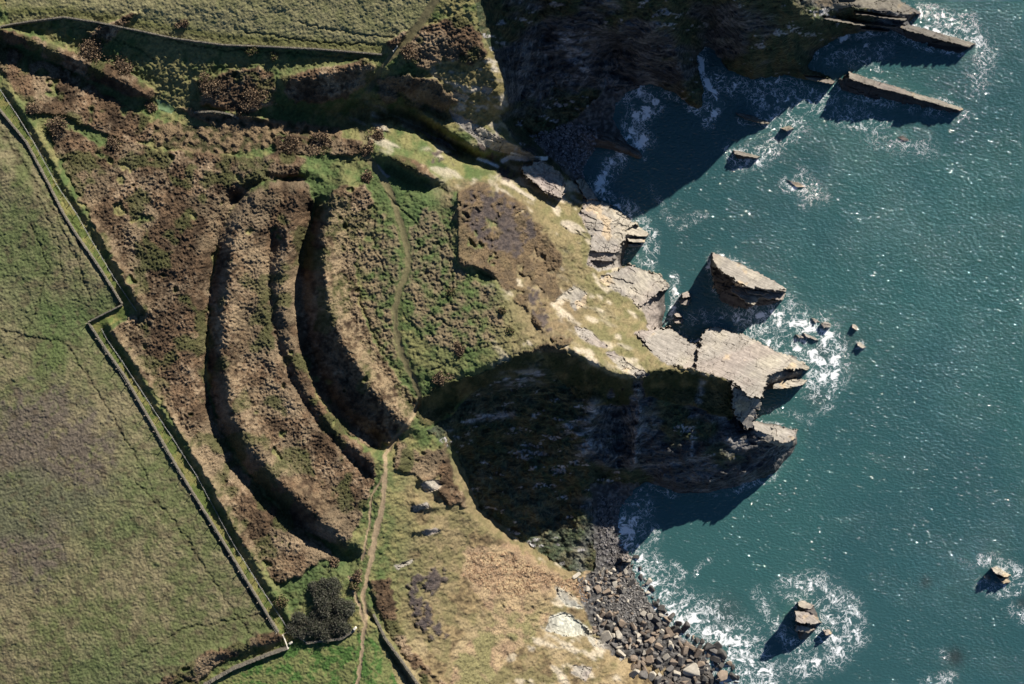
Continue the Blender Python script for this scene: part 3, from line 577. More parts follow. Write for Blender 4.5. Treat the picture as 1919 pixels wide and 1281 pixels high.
rcol = mix(rcol, C(.40, .40, .34), np.exp(-(((PX - 1070) / 45) ** 2 + ((PY - 1165) / 40) ** 2)))
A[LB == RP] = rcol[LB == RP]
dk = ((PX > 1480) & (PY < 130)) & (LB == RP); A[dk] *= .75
A[LB == FP] = mix(mix(C(.13, .115, .06), C(.25, .19, .12), ss(735, 790, PY)), C(.105, .10, .05), ss(.5, .7, v2) * ss(860, 700, PY) * .5)[LB == FP]
A[LB == ST] = C(.75, .77, .78); A[LB == PO] = mix(C(.11, .17, .085), C(.05, .08, .03), ss(.4, .6, n7))[LB == PO]
A = mix(A, A * .55, np.clip(spm * .8, 0, 1) * (1 - sc_) * (LB != RP) * (LB != CL))
nat = np.isin(LB, [T, SR, HE, SC, RE, WF, BE])
for c_ in range(3):
    Bc = soften(A[..., c_], 4); A[..., c_] = np.where(nat, .25 * A[..., c_] + .75 * Bc, A[..., c_])
A *= (.80 + .30 * v3 + .10 * n2)[..., None]

# ------------------------------------------------------------------ object helpers
COL = sc.collection
def tag(o, label=None, cat=None, group=None, kind=None):
    if label: o['label'] = label
    if cat: o['category'] = cat
    if group: o['group'] = group
    if kind: o['kind'] = kind
    return o
def arr_mesh(name, V, F, col=None, smooth=True):
    me = bpy.data.meshes.new(name); n = len(V); k = F.shape[1]
    me.vertices.add(n); me.vertices.foreach_set('co', np.ascontiguousarray(V, np.float32).ravel())
    me.loops.add(F.size); me.loops.foreach_set('vertex_index', np.ascontiguousarray(F, np.int32).ravel())
    me.polygons.add(len(F)); me.polygons.foreach_set('loop_start', np.arange(0, F.size, k, dtype=np.int32))
    me.update(calc_edges=True)
    me.polygons.foreach_set('use_smooth', np.full(len(F), smooth))
    if col is not None:
        at = me.color_attributes.new('albedo', 'FLOAT_COLOR', 'POINT')
        at.data.foreach_set('color', np.concatenate([col, np.ones((n, 1), np.float32)], 1).astype(np.float32).ravel())
    return me
def link(name, me, mat, parent=None, loc=None):
    o = bpy.data.objects.new(name, me); COL.objects.link(o)
    if mat and not me.materials: me.materials.append(mat)
    if parent: o.parent = parent
    if loc is not None: o.location = loc
    return o
def N(nt, t, **kw):
    n = nt.nodes.new(t)
    for k, v in kw.items(): setattr(n, k, v)
    return n
def ground_mat(name, scale, bump, dist, var=.35, rough=.95, spec=.2, aniso=1.0):
    m = bpy.data.materials.new(name); m.use_nodes = True; nt = m.node_tree; b = nt.nodes['Principled BSDF']
    a = N(nt, 'ShaderNodeAttribute', attribute_name='albedo'); tc = N(nt, 'ShaderNodeTexCoord')
    mp = N(nt, 'ShaderNodeMapping'); mp.inputs['Scale'].default_value = (1, 1, aniso); nt.links.new(tc.outputs['Object'], mp.inputs[0])
    n1 = N(nt, 'ShaderNodeTexNoise'); n1.inputs['Scale'].default_value = scale; n1.inputs['Detail'].default_value = 5; n1.inputs['Roughness'].default_value = .65
    nt.links.new(mp.outputs[0], n1.inputs['Vector'])
    mr = N(nt, 'ShaderNodeMapRange'); mr.inputs['From Min'].default_value = .25; mr.inputs['From Max'].default_value = .75
    mr.inputs['To Min'].default_value = 1 - var; mr.inputs['To Max'].default_value = 1 + var
    nt.links.new(n1.outputs['Fac'], mr.inputs[0])
    vm = N(nt, 'ShaderNodeVectorMath', operation='SCALE'); nt.links.new(a.outputs['Color'], vm.inputs[0]); nt.links.new(mr.outputs[0], vm.inputs['Scale'])
    nt.links.new(vm.outputs[0], b.inputs['Base Color'])
    if aniso > 1:
        m2 = N(nt, 'ShaderNodeMapping'); m2.inputs['Rotation'].default_value = (math.radians(24), 0, math.radians(16)); m2.inputs['Scale'].default_value = (.10, .55, 1.9)
        nt.links.new(tc.outputs['Object'], m2.inputs[0])
        n2_ = N(nt, 'ShaderNodeTexNoise'); n2_.inputs['Scale'].default_value = 1.1; n2_.inputs['Detail'].default_value = 6; n2_.inputs['Roughness'].default_value = .62
        nt.links.new(m2.outputs[0], n2_.inputs['Vector'])
        r2_ = N(nt, 'ShaderNodeMapRange'); r2_.inputs['From Min'].default_value = .38; r2_.inputs['From Max'].default_value = .62
        r2_.inputs['To Min'].default_value = 1 - var; r2_.inputs['To Max'].default_value = 1 + var * 1.3; nt.links.new(n2_.outputs['Fac'], r2_.inputs[0])
        v2_ = N(nt, 'ShaderNodeVectorMath', operation='SCALE'); nt.links.new(vm.outputs[0], v2_.inputs[0]); nt.links.new(r2_.outputs[0], v2_.inputs['Scale'])
        nt.links.new(v2_.outputs[0], b.inputs['Base Color'])
    bp = N(nt, 'ShaderNodeBump'); bp.inputs['Strength'].default_value = bump; bp.inputs['Distance'].default_value = dist
    nt.links.new(n1.outputs['Fac'], bp.inputs['Height']); nt.links.new(bp.outputs[0], b.inputs['Normal'])
    b.inputs['Roughness'].default_value = rough; b.inputs['Specular IOR Level'].default_value = spec
    return m
def flat_mat(name, col, rough=.8, var=.25, scale=4, bump=.4, dist=.05):
    m = ground_mat(name, scale, bump, dist, var, rough)
    nt = m.node_tree; a = [n for n in nt.nodes if n.type == 'ATTRIBUTE'][0]; vm = [n for n in nt.nodes if n.type == 'VECT_MATH'][0]
    nt.links.remove(vm.inputs[0].links[0]); vm.inputs[0].default_value = col[:3]; nt.nodes.remove(a); return m
M_GR = ground_mat('grass', 1.6, .8, .35, .35); M_SC = ground_mat('scrub', 3.0, 1.0, .45, .6)
M_RK = ground_mat('rock', .9, .6, .25, .22, .75, .3, 3); M_CL = ground_mat('cliff_rock', 1.1, 1.0, .6, .55, .8, .3, 3)
M_PA = ground_mat('trodden_soil', 2.5, .5, .12, .25); M_SH = ground_mat('shingle', 2.2, 1.0, .4, .5, .7, .3)
M_ST = ground_mat('white_water', 2.2, .6, .2, .15, .3, .5)
M_PO = ground_mat('pond_weed', 1.2, .1, .05, .25, .3, .5)
MATS = {T:M_GR,WF:M_GR,NF:M_GR,SF:M_GR,TR:M_GR,SC:M_SC,HE:M_SC,RE:M_SC,CL:M_CL,BE:M_SH,SR:M_SH,RP:M_RK,FP:M_PA,PO:M_PO,ST:M_ST}
def world_xyz(px, py, z):
    k = S * (1 - z / ALT); return (px - W / 2) * k, -(py - H / 2) * k, z
V3 = np.stack(world_xyz(PX, PY, Z), -1).reshape(-1, 3)
CF = A.reshape(-1, 3)
idx = np.arange(sh[0] * sh[1]).reshape(sh)
quad = np.stack([idx[1:, :-1], idx[1:, 1:], idx[:-1, 1:], idx[:-1, :-1]], -1).reshape(-1, 4)
zf = np.maximum.reduce([Z[1:, :-1], Z[1:, 1:], Z[:-1, 1:], Z[:-1, :-1]]).ravel()
lf = LB[:-1, :-1].ravel().copy(); iff = isl[:-1, :-1].ravel()
keep = zf > -2.9; lf = lf[keep]; iff = iff[keep]; quad = quad[keep]
def sub(name, mask, mat, smooth=True, centre=False):
    F = quad[mask]
    if not len(F): return None
    uq, inv = np.unique(F, return_inverse=True); F = inv.reshape(F.shape)
    V = V3[uq]; c = np.zeros(3)
    if centre: c = np.array([V[:, 0].mean(), V[:, 1].mean(), 0]); V = V - c
    me = arr_mesh(name, V, F, CF[uq], smooth); return link(name, me, mat, loc=tuple(c))
STUFF = {SC:('bracken_scrub','dense brown winter bracken and bramble scrub over the banks and ditches','scrub'),
         HE:('heather_patch','dark grey brown heather patches on the sloping headland','heather'),
         RE:('reed_bed','tussocky tan reeds along the wet valley floor','reeds')}
for k in range(15):
    o = sub(NAMES[k] if k not in STUFF else STUFF[k][0], (lf == k) & (iff < 0), MATS[k], smooth=k not in (CL, RP))
    if o is None: continue
    if k in STUFF: tag(o, STUFF[k][1], STUFF[k][2], kind='stuff')
    else: tag(o, kind='structure')
ISLAB = {
 'stack':('sea_stack','tall wedge shaped sea stack with a pale tilted slab top, off the promontory','sea stack'),
 'ridge_big':('rock_ridge','long narrow rock ridge rising from the sea below the northern cliffs','rock'),
 'ridge_low':('rock_ridge','low flat rock ledge half in the shadow of the northern cove','rock'),
 'wedge':('sea_rock','small wedge shaped rock alone in the water just outside the cove shadow','rock'),
 'r_a':('sea_rock','tiny dark rock in swirling foam east of the low ledge','rock'),
 'r_b':('sea_rock','lone small rock ringed with foam south of the long ridge','rock'),
 'r_c':('sea_rock','low rock awash with white water between the wedge rock and the sea stack','rock'),
 'r_d':('sea_rock','thin sliver of rock beside the pale block off the headland tip','rock'),
 'r_e':('sea_rock','pale square block standing in foam off the headland tip','rock'),
 'r_f':('sea_rock','long low split rock with surf breaking over it off the headland tip','rock'),
 'r_g':('sea_rock','small upright rock farthest north of the outlying pair east of the surf','rock'),
 'r_h':('sea_rock','small upright rock farthest south of the outlying pair east of the surf','rock'),
 'g_a':('sea_rock','dark stepped rock in the gap west of the sea stack','rock'),
 'g_b':('sea_rock','dark rock wedged in the gap beside the platform corner','rock'),
 'se_stack':('sea_stack','dark jagged sea stack ringed with surf near the boulder beach','sea stack'),
 'se_rock':('sea_rock','small dark rock touching the east side of the surf ringed stack','rock'),
 'e_rock':('sea_rock','dark rock with white swirls alone far out to the east','rock'),
 'e_rock2':('sea_rock','little dark rock close to the larger lone rock in the east','rock'),
 's_rock':('sea_rock','rounded boulder in the surf between the beach and the dark stack','rock'),
 'surf_a':('sea_rock','tiny rock breaking the surf north of the rounded boulder','rock'),
 'surf_b':('sea_rock','dark angular rock in the surf at the edge of the boulder beach','rock'),
 'surf_c':('sea_rock','small narrow rock in the surf beside the rounded boulder','rock'),
 'slab_a':('sea_rock','pale layered rock at the shore where the cliff shadow ends','rock'),
 'cove_ridge':('rock_ridge','dark rock rib lying in full shadow in the northern cove','rock'),
}
for k, n in enumerate(IN):
    nm, lab, cat = ISLAB[n]; o = sub(nm, iff == k, M_RK, False, True)
    if o: tag(o, lab, cat, group='rocks standing in the sea')

# height lookup for things standing on the land
def zat(px, py):
    i = int(np.clip(np.searchsorted(ax, px), 1, len(ax) - 1)); j = int(np.clip(np.searchsorted(ay, py), 1, len(ay) - 1))
    return float(Z[j, i])
def at(px, py, dz=0.):
    zz = zat(px, py); x, y, _ = world_xyz(px, py, zz); return Vector((x, y, zz + dz))

# ------------------------------------------------------------------ sea
sax = axis(-60000, 60000, 860, 1960, 3.0, 1.15); say = axis(-60000, 60000, -40, 1320, 3.0, 1.15)
UX, UY = np.meshgrid(sax, say)
lm = landf.copy(); near = lm.copy()
for _ in range(5): near = soften(near, 2)
far = near.copy()
for _ in range(22): far = soften(far, 2)
def b2(Aa): return bilin(Aa, UX, UY)
nn, ff = b2(near), b2(far)
FOAM = [ # polyline, half width px, strength
 ([(1200,170),(1225,195),(1190,230),(1185,250),(1205,265)],20,1.08),([(1165,285),(1140,315),(1122,350)],18,1.05),([(1312,88),(1316,130),(1328,160),(1348,195),(1328,230)],11,1.08),
 ([(1340,155),(1380,160),(1430,180),(1460,200)],26,.65),([(1440,220),(1480,180),(1530,185)],26,.75),([(1470,215),(1500,240),(1470,260)],20,.6),
 ([(1365,280),(1380,310),(1430,300),(1440,290)],12,.8),([(1475,345),(1515,355),(1510,375)],14,.8),([(1690,262),(1710,270)],14,.6),
 ([(1700,30),(1740,20),(1780,40),(1830,70),(1840,95)],18,.8),([(1600,100),(1640,80)],14,.5),([(1700,200),(1810,215)],16,.45),
 ([(1570,165),(1620,185),(1660,195)],14,.5),([(1130,370),(1180,400),(1215,440),(1210,490)],20,.75),([(1260,520),(1268,560),(1255,600)],10,1.0),
 ([(1290,600),(1330,590),(1380,600)],16,.6),([(1380,590),(1420,620),(1450,645)],20,.8),([(1420,590),(1480,600),(1540,620),(1560,660),(1560,700),(1530,720)],30,.95),
 ([(1500,650),(1540,680),(1530,700)],26,1.0),([(1480,560),(1470,590)],14,.6),([(1540,720),(1560,760),(1520,780)],8,.5),([(1430,770),(1480,770),(1520,790)],12,.4),
 ([(1180,960),(1210,940),(1205,990),(1225,1000)],20,.6),([(1200,1050),(1225,1080),(1240,1120),(1270,1160),(1320,1180)],32,.95),([(1260,1060),(1280,1080),(1250,1110)],12,.7),
 ([(1300,1080),(1310,1060),(1330,1050)],7,.5),([(1270,1150),(1330,1170),(1380,1200),(1400,1250),(1430,1281)],44,.95),([(1420,1110),(1440,1150),(1450,1180)],16,.6),
 ([(1480,1100),(1540,1100),(1590,1140),(1600,1190),(1560,1230),(1500,1250)],26,.85),([(1450,1160),(1470,1190),(1490,1220)],18,.7),([(1540,1150),(1560,1190)],26,.85),
 ([(1840,1050),(1870,1050),(1905,1070),(1910,1100),(1870,1110),(1840,1095)],14,.75),([(1800,1050),(1820,1060)],9,.35),([(1900,1140),(1919,1160)],16,.5),([(1760,1220),(1775,1235)],12,.4),([(1740,1281),(1780,1270)],16,.6),
 ([(1440,170),(1500,175),(1560,200),(1640,235)],34,.55),([(1430,190),(1470,230),(1450,270),(1400,300)],30,.6),([(1560,110),(1620,110),(1660,90)],20,.55),([(1810,40),(1850,100),(1830,160)],26,.5),([(1640,260),(1740,280)],26,.4),([(1500,330),(1540,370)],20,.5),
 ([(1220,350),(1260,420),(1310,400)],12,.35),([(1330,400),(1270,430)],8,.4),([(1650,135),(1640,125)],5,.9),([(1180,1130),(1300,1220)],30,.7),([(1340,1230),(1380,1281),(1330,1281)],30,.9)]
F_ = np.zeros(UX.shape, np.float32)
for P, w, s in FOAM:
    d = pdist(UX, UY, P, w * 2.6); F_ = np.maximum(F_, s * np.exp(-(d / w) ** 2 * .8))
F_ = np.maximum(F_, np.clip(ff * 2.6, 0, 1) * .42 * ss(.3, .7, fbm(UX, UY, 120, 3, 50)) + .5 * ss(.02, .3, nn) * ss(.35, .6, fbm(UX, UY, 60, 2, 51)))
deep = ss(.15, .0, ff) * .4 + .9 * ss(.35, .65, fbm(UX, UY, 260, 3, 52))
SUBR = [(1735,1090,16,.6),(1790,1230,26,.8),(1530,745,30,.4),(1540,660,30,.5),(1360,1150,50,.45),(1600,640,36,.4),(1915,1130,18,.6),(1290,420,60,.1)]
sub_ = np.zeros(UX.shape, np.float32)
for x, y, r, k in SUBR: sub_ = np.maximum(sub_, k * np.exp(-((UX - x) ** 2 + (UY - y) ** 2) / (r * r) * (1.2 + 2 * fbm(UX, UY, 12, 3, 53))))
SV = np.stack([(UX - W / 2) * S, -(UY - H / 2) * S, 0 * UX], -1).reshape(-1, 3)
si = np.arange(UX.size).reshape(UX.shape)
SQ = np.stack([si[1:, :-1], si[1:, 1:], si[:-1, 1:], si[:-1, :-1]], -1).reshape(-1, 4)
SEA_CHOP = .85
sme = arr_mesh('sea', SV, SQ, np.stack([F_, deep, sub_], -1).reshape(-1, 3), True)
ms = bpy.data.materials.new('sea_water'); ms.use_nodes = True; nt = ms.node_tree; b = nt.nodes['Principled BSDF']
a = N(nt, 'ShaderNodeAttribute', attribute_name='albedo'); sep = N(nt, 'ShaderNodeSeparateColor'); nt.links.new(a.outputs['Color'], sep.inputs[0])
tc = N(nt, 'ShaderNodeTexCoord')
def mth(op, x, y=None, clamp=False):
    n = N(nt, 'ShaderNodeMath', operation=op, use_clamp=clamp)
    for i, v in enumerate((x, y)):
        if v is None: continue
        if isinstance(v, (int, float)): n.inputs[i].default_value = v
        else: nt.links.new(v, n.inputs[i])
    return n.outputs[0]
def noise(scale, det, rough=.5, dist=0., vec=None):
    n = N(nt, 'ShaderNodeTexNoise'); n.inputs['Scale'].default_value = scale; n.inputs['Detail'].default_value = det
    n.inputs['Roughness'].default_value = rough; n.inputs['Distortion'].default_value = dist
    nt.links.new(vec or tc.outputs['Object'], n.inputs['Vector']); return n.outputs['Fac']
def mixc(f, c1, c2):
    n = N(nt, 'ShaderNodeMix', data_type='RGBA'); nt.links.new(f, n.inputs[0])
    for i, c in ((6, c1), (7, c2)):
        if isinstance(c, tuple): n.inputs[i].default_value = c + (1,)
        else: nt.links.new(c, n.inputs[i])
    return n.outputs[2]
F0 = sep.outputs[0]
def sstep(x, lo, hi):
    m = N(nt, 'ShaderNodeMapRange', interpolation_type='SMOOTHSTEP'); nt.links.new(x, m.inputs[0])
    for v, k in ((lo, 'From Min'), (hi, 'From Max')):
        if isinstance(v, (int, float)): m.inputs[k].default_value = v
        else: nt.links.new(v, m.inputs[k])
    return m.outputs[0]
Tn = mth('SUBTRACT', .80, mth('MULTIPLY', F0, .325))
core = sstep(noise(.30, 9, .66, .7), Tn, mth('ADD', Tn, .07))
r1 = mth('ABSOLUTE', mth('SUBTRACT', noise(.26, 5, .55, 1.1), .5)); r2 = mth('ABSOLUTE', mth('SUBTRACT', noise(.62, 4, .55, .8), .5))
lw = mth('ADD', mth('MULTIPLY', F0, .036), .002)
lace = mth('MAXIMUM', mth('SUBTRACT', 1.0, sstep(r1, 0.0, lw)), mth('MULTIPLY', mth('SUBTRACT', 1.0, sstep(r2, 0.0, lw)), .8))
lace = mth('MULTIPLY', lace, mth('MULTIPLY', sstep(F0, .10, .55), sstep(noise(.35, 3, .6), .36, .56)))
foam = mth('MAXIMUM', core, mth('MULTIPLY', lace, .85), True)
halo = mth('MULTIPLY', mth('POWER', sep.outputs[0], 1.5), .16)
base = mixc(sep.outputs[1], (.034, .102, .098), (.027, .080, .086))
base = mixc(sep.outputs[2], base, (.030, .036, .034)); base = mixc(halo, base, (.16, .26, .26))
base = mixc(foam, base, (.80, .82, .83))
mp = N(nt, 'ShaderNodeMapping'); mp.inputs['Rotation'].default_value = (0, 0, math.radians(28)); mp.inputs['Scale'].default_value = (.6, 1.0, 1)
nt.links.new(tc.outputs['Object'], mp.inputs[0])
hgt = mth('ADD', mth('MULTIPLY', noise(1.55, 1.3, .5, .2, mp.outputs[0]), .76), mth('MULTIPLY', noise(.22, 2, .5, 0, mp.outputs[0]), .9))
def bump(h, d):
    bp = N(nt, 'ShaderNodeBump'); bp.inputs['Strength'].default_value = 1.0; bp.inputs['Distance'].default_value = d
    nt.links.new(h, bp.inputs['Height']); return bp.outputs[0]
nt.nodes.remove(b)
db = N(nt, 'ShaderNodeBsdfDiffuse'); nt.links.new(base, db.inputs['Color']); nt.links.new(bump(hgt, .06), db.inputs['Normal'])
gl = N(nt, 'ShaderNodeBsdfGlossy'); gl.inputs['Roughness'].default_value = .045; nt.links.new(bump(hgt, SEA_CHOP), gl.inputs['Normal'])
mxs = N(nt, 'ShaderNodeMixShader'); nt.links.new(mth('MULTIPLY', mth('SUBTRACT', 1.0, foam), .042), mxs.inputs[0])
nt.links.new(db.outputs[0], mxs.inputs[1]); nt.links.new(gl.outputs[0], mxs.inputs[2])
mo = [n for n in nt.nodes if n.type == 'OUTPUT_MATERIAL'][0]; nt.links.new(mxs.outputs[0], mo.inputs['Surface'])
tag(link('sea', sme, ms), kind='structure')

# ------------------------------------------------------------------ boulders
M_B = [flat_mat('boulder_grey', (.12, .112, .105), .8, .35, 1.5, .6, .15), flat_mat('boulder_brown', (.20, .158, .122), .8, .35, 1.5, .6, .15), flat_mat('boulder_dark', (.07, .066, .062), .7, .35, 1.5, .6, .15), flat_mat('boulder_pale', (.34, .31, .26), .8, .3, 1.5, .6, .15)]
def boulder_mesh(k, mat):
    r = random.Random(100 + k); bm = bmesh.new()
    sx, sy, sz = r.uniform(.8, 1.2), r.uniform(.55, .9), r.uniform(.4, .75)
    for _ in range(r.randint(11, 17)):
        p = Vector([r.gauss(0, 1) for _ in range(3)]).normalized()
        p = Vector([math.copysign(abs(c) ** .45, c) for c in p])
        bm.verts.new((p.x * sx, p.y * sy, p.z * sz))
    bmesh.ops.convex_hull(bm, input=bm.verts)
    bmesh.ops.delete(bm, geom=[v for v in bm.verts if not v.link_faces], context='VERTS')
    bmesh.ops.bevel(bm, geom=bm.edges[:], offset=.06, segments=1, affect='EDGES')
    me = bpy.data.meshes.new('boulder'); bm.to_mesh(me); bm.free(); me.materials.append(mat); return me
BM = [[boulder_mesh(i * 10 + c, M_B[c]) for i in range(8)] for c in range(4)]
BIG = [ # px, py, radius px, colour, label (hand placed from the photograph)
 (1080,1078,7,3,'pale squarish boulder at the head of the beach by the cliff foot'),(1120,1103,9,1,'brown rounded block on the upper beach below the scree'),
 (1137,1108,7,1,'brown upright block beside the rounded one on the upper beach'),(1160,1105,8,2,'dark tilted slab in the middle of the upper beach'),
 (1140,1150,10,1,'tall reddish block near the pale green ledge'),(1165,1166,9,1,'reddish pointed boulder beside the shingle patch'),
 (1122,1158,7,3,'pale rounded boulder just below the greenish ledge'),(1205,1148,6,3,'pale rounded boulder at the edge of the shingle'),
 (1219,1154,7,3,'whitish block on the shore side of the shingle'),(1239,1151,5,3,'small white slab near the surf'),
 (1282,1172,12,2,'large dark boulder at the surf edge'),(1256,1150,8,2,'dark boulder with reddish top in the wash'),
 (1236,1211,9,1,'flat topped brown boulder amid the dark rocks'),(1258,1210,7,3,'pale slab right of the flat topped brown boulder'),
 (1135,1192,11,3,'long pale slab at the foot of the grassy slope'),(1147,1190,8,3,'pale block at the end of the long slab'),
 (1187,1232,9,1,'square brown boulder on the lower beach'),(1210,1254,8,1,'brown block in the lower beach row'),
 (1221,1266,10,3,'pale flat block at the bottom of the beach'),(1185,1262,12,3,'broad pale slab at the bottom left of the beach'),
 (1295,1255,18,3,'broad flat topped boulder near the bottom edge'),(1308,1220,11,1,'brown boulder in the surf near the bottom edge'),
 (1338,1232,9,2,'dark wet boulder in the white surf'),(1342,1205,10,2,'dark wet boulder at the outer edge of the beach'),
 (1312,1245,10,1,'brown block behind the broad flat topped boulder'),(1262,1240,8,1,'narrow upright slab on the lower beach'),
 (1268,1262,8,3,'pale block left of the broad flat topped boulder'),(1230,1130,7,2,'dark boulder standing in the wash north of the shingle'),
 (1190,1040,6,2,'dark block beside the pale layered rock'),(1165,1222,9,3,'pale wedge at the edge of the grassy slope'),
 (1320,1270,9,2,'dark cube shaped boulder in the bottom corner of the beach'),(1352,1262,14,1,'brown slab running into the surf at the bottom')]
def put_boulder(px, py, r, c, dzf=.25, label=None, group=None):
    o = bpy.data.objects.new('boulder', random.choice(BM[c])); COL.objects.link(o)
    s = r * S; p = at(px, py); p.z = max(p.z, -.15) + s * dzf; o.location = p
    o.scale = (s * random.uniform(.9, 1.2), s * random.uniform(.8, 1.1), s * random.uniform(.7, 1.2))
    o.rotation_euler = (random.uniform(-.6, .6), random.uniform(-.6, .6), random.uniform(0, 6.28))
    return tag(o, label, 'boulder', group)
placed = []
for px, py, r, c, lab in BIG: put_boulder(px, py, r * 1.05, c, .3, lab); placed.append((px, py, r))
AREA = [(1082,1082),(1150,1062),(1195,1056),(1222,1100),(1255,1150),(1300,1185),(1345,1212),(1375,1250),(1400,1290),(1240,1290),(1165,1235),(1140,1205),(1112,1180),(1112,1140)]
pool = []
tries = 0
while len(pool) < 260 and tries < 40000:
    tries += 1; px, py = random.uniform(1075, 1405), random.uniform(1055, 1290)
    if not inpoly(np.array([px]), np.array([py]), AREA)[0]: continue
    low = ss(1130, 1210, py); r = random.choice([4, 4.5, 5, 6, 7, 9, 11]) * (.72 + .38 * float(low))
    if ((px - 1188) / 30) ** 2 + ((py - 1132) / 34) ** 2 < 1 and r > 3.4: continue
    if any((px - a_) ** 2 + (py - b_) ** 2 < (.55 * (r + c_)) ** 2 for a_, b_, c_ in placed): continue
    placed.append((px, py, r)); pool.append((px, py, r))
for px, py, r in pool:
    sea_side = py < 1180 and px > 1215 or px > 1300
    c = 2 if sea_side and random.random() < .8 else random.choice([0, 0, 1, 1, 2, 3])
    g = {0:('grey angular boulder lying in the tumbled field of the beach','grey boulders on the beach'),1:('brown angular boulder lying in the tumbled field of the beach','brown boulders on the beach'),
         2:('dark wet boulder lying in the tumbled field of the beach','dark boulders on the beach'),3:('small pale boulder lying in the tumbled field of the beach','pale boulders on the beach')}[c]
    put_boulder(px, py, r, c, .3, g[0], g[1])
# loose shingle and scree stones: nobody could count them
def stones(name, label, area, n, rmin, rmax, mats):
    proto = []
    for i in range(6):
        me = boulder_mesh(500 + i, None); 
        bm = bmesh.new(); bm.from_mesh(me); bmesh.ops.triangulate(bm, faces=bm.faces[:])
        proto.append((np.array([v.co[:] for v in bm.verts], np.float32), np.array([[v.index for v in f.verts] for f in bm.faces], np.int32))); bm.free(); bpy.data.meshes.remove(me)
    Vs, Fs, Cs, off = [], [], [], 0; P = np.array(area); k = 0
    while k < n:
        px, py = random.uniform(P[:, 0].min(), P[:, 0].max()), random.uniform(P[:, 1].min(), P[:, 1].max())
        if not inpoly(np.array([px]), np.array([py]), area)[0]: continue
        v, f = random.choice(proto); s = random.uniform(rmin, rmax) * S; a_ = random.uniform(0, 6.28); ca, sa = math.cos(a_), math.sin(a_)
        p = at(px, py); w_ = v * s; Vs.append(np.stack([w_[:, 0] * ca - w_[:, 1] * sa + p.x, w_[:, 0] * sa + w_[:, 1] * ca + p.y, w_[:, 2] + p.z + s * .2], -1))
        Fs.append(f + off); off += len(v); Cs.append(np.tile(np.array(random.choice(mats), np.float32) * random.uniform(.7, 1.3), (len(v), 1))); k += 1
    o = link(name, arr_mesh(name, np.concatenate(Vs), np.concatenate(Fs), np.concatenate(Cs), False), M_SH)
    return tag(o, label, 'stones', kind='stuff')
stones('shingle', 'loose grey shingle and cobbles between the beach boulders', [(1120,1085),(1150,1062),(1195,1056),(1222,1100),(1240,1150),(1200,1175),(1160,1165),(1130,1130)], 1500, 1.0, 2.2, [(.2, .19, .18), (.12, .11, .10), (.28, .26, .24)])
stones('shingle', 'dark cobbles in the shadowed gully at the foot of the south cliff', [(1120,930),(1180,930),(1185,1050),(1120,1060)], 700, 1.2, 2.6, [(.12, .11, .11), (.2, .19, .19)])
stones('shingle', 'dark cobbles on the beach of the shaded northern cove', [(990,255),(1070,230),(1120,240),(1110,330),(1080,335)], 900, 1.2, 3.0, [(.16, .15, .16), (.24, .23, .24)])
stones('scree_stones', 'loose orange brown stones of the eroded slope above the beach', [(880,1035),(950,1035),(1050,1085),(1105,1085),(1100,1130),(1040,1095),(960,1120),(900,1100),(868,1080)], 2200, .7, 1.9, [(.30, .19, .11), (.22, .14, .08), (.38, .26, .16)])

# ------------------------------------------------------------------ bushes and thicket trees
def leaf_mesh(rx, rh, n, leaf, cols, seed, lobes=8):
    r = np.random.default_rng(seed)
    lb = r.normal(0, .42, (lobes, 3)); lb[:, 2] = np.abs(lb[:, 2]) * .4 + .25; lr = r.uniform(.45, .7, lobes)
    which = r.integers(0, lobes, n); d = r.normal(0, 1, (n, 3)); d /= np.linalg.norm(d, axis=1)[:, None]
    rad = r.uniform(.45, 1.0, n) ** .5 * (1 + .24 * r.normal(0, 1, n)); p = lb[which] + d * (lr[which] * rad)[:, None]
    p[:, 2] = np.abs(p[:, 2]) * .9
    c = p * np.array([rx, rx, rh]); u = r.normal(0, 1, (n, 3)); u /= np.linalg.norm(u, axis=1)[:, None]
    w = np.cross(u, r.normal(0, 1, (n, 3))); w /= np.linalg.norm(w, axis=1)[:, None]
    sz = leaf * r.uniform(.6, 1.4, (n, 1)); V = np.stack([c - u * sz, c - w * sz * .5, c + u * sz, c + w * sz * .5], 1).reshape(-1, 3)
    F = np.arange(4 * n).reshape(n, 4); cc = np.array(cols, np.float32)[r.integers(0, len(cols), n)] * r.uniform(.7, 1.3, (n, 1))
    return arr_mesh('crown', V, F, np.repeat(cc, 4, 0), False)
M_LEAF = ground_mat('twigs_and_leaves', 3, .2, .05, .2); M_BARK = flat_mat('bark', (.07, .055, .04))
def stem_mesh(h, r, seed, spread):
    rr = random.Random(seed); bm = bmesh.new()
    def seg(a, b_, r0, r1):
        d = (b_ - a); q = d.to_track_quat('Z', 'Y'); ring = []
        for (c, ra) in ((a, r0), (b_, r1)):
            ring.append([bm.verts.new(c + q @ Vector((ra * math.cos(t), ra * math.sin(t), 0))) for t in [k * math.pi / 3 for k in range(6)]])
        for k in range(6): bm.faces.new((ring[0][k], ring[0][(k + 1) % 6], ring[1][(k + 1) % 6], ring[1][k]))
    top = Vector((rr.uniform(-.2, .2), rr.uniform(-.2, .2), h * .45)); seg(Vector((0, 0, -.4)), top, r, r * .7)
    for k in range(5):
        t = k * 1.26 + rr.uniform(-.3, .3); seg(top, Vector((math.cos(t) * spread, math.sin(t) * spread, h * rr.uniform(.7, .95))), r * .6, r * .2)
    me = bpy.data.meshes.new('trunk'); bm.to_mesh(me); bm.free(); me.materials.append(M_BARK); return me
BROWN = [(.10, .07, .045), (.16, .11, .07), (.07, .05, .035), (.22, .16, .10)]; OLIVE = [(.06, .07, .025), (.10, .10, .04), (.14, .10, .06)]; GREYT = [(.060, .060, .045), (.10, .095, .075), (.045, .052, .032)]
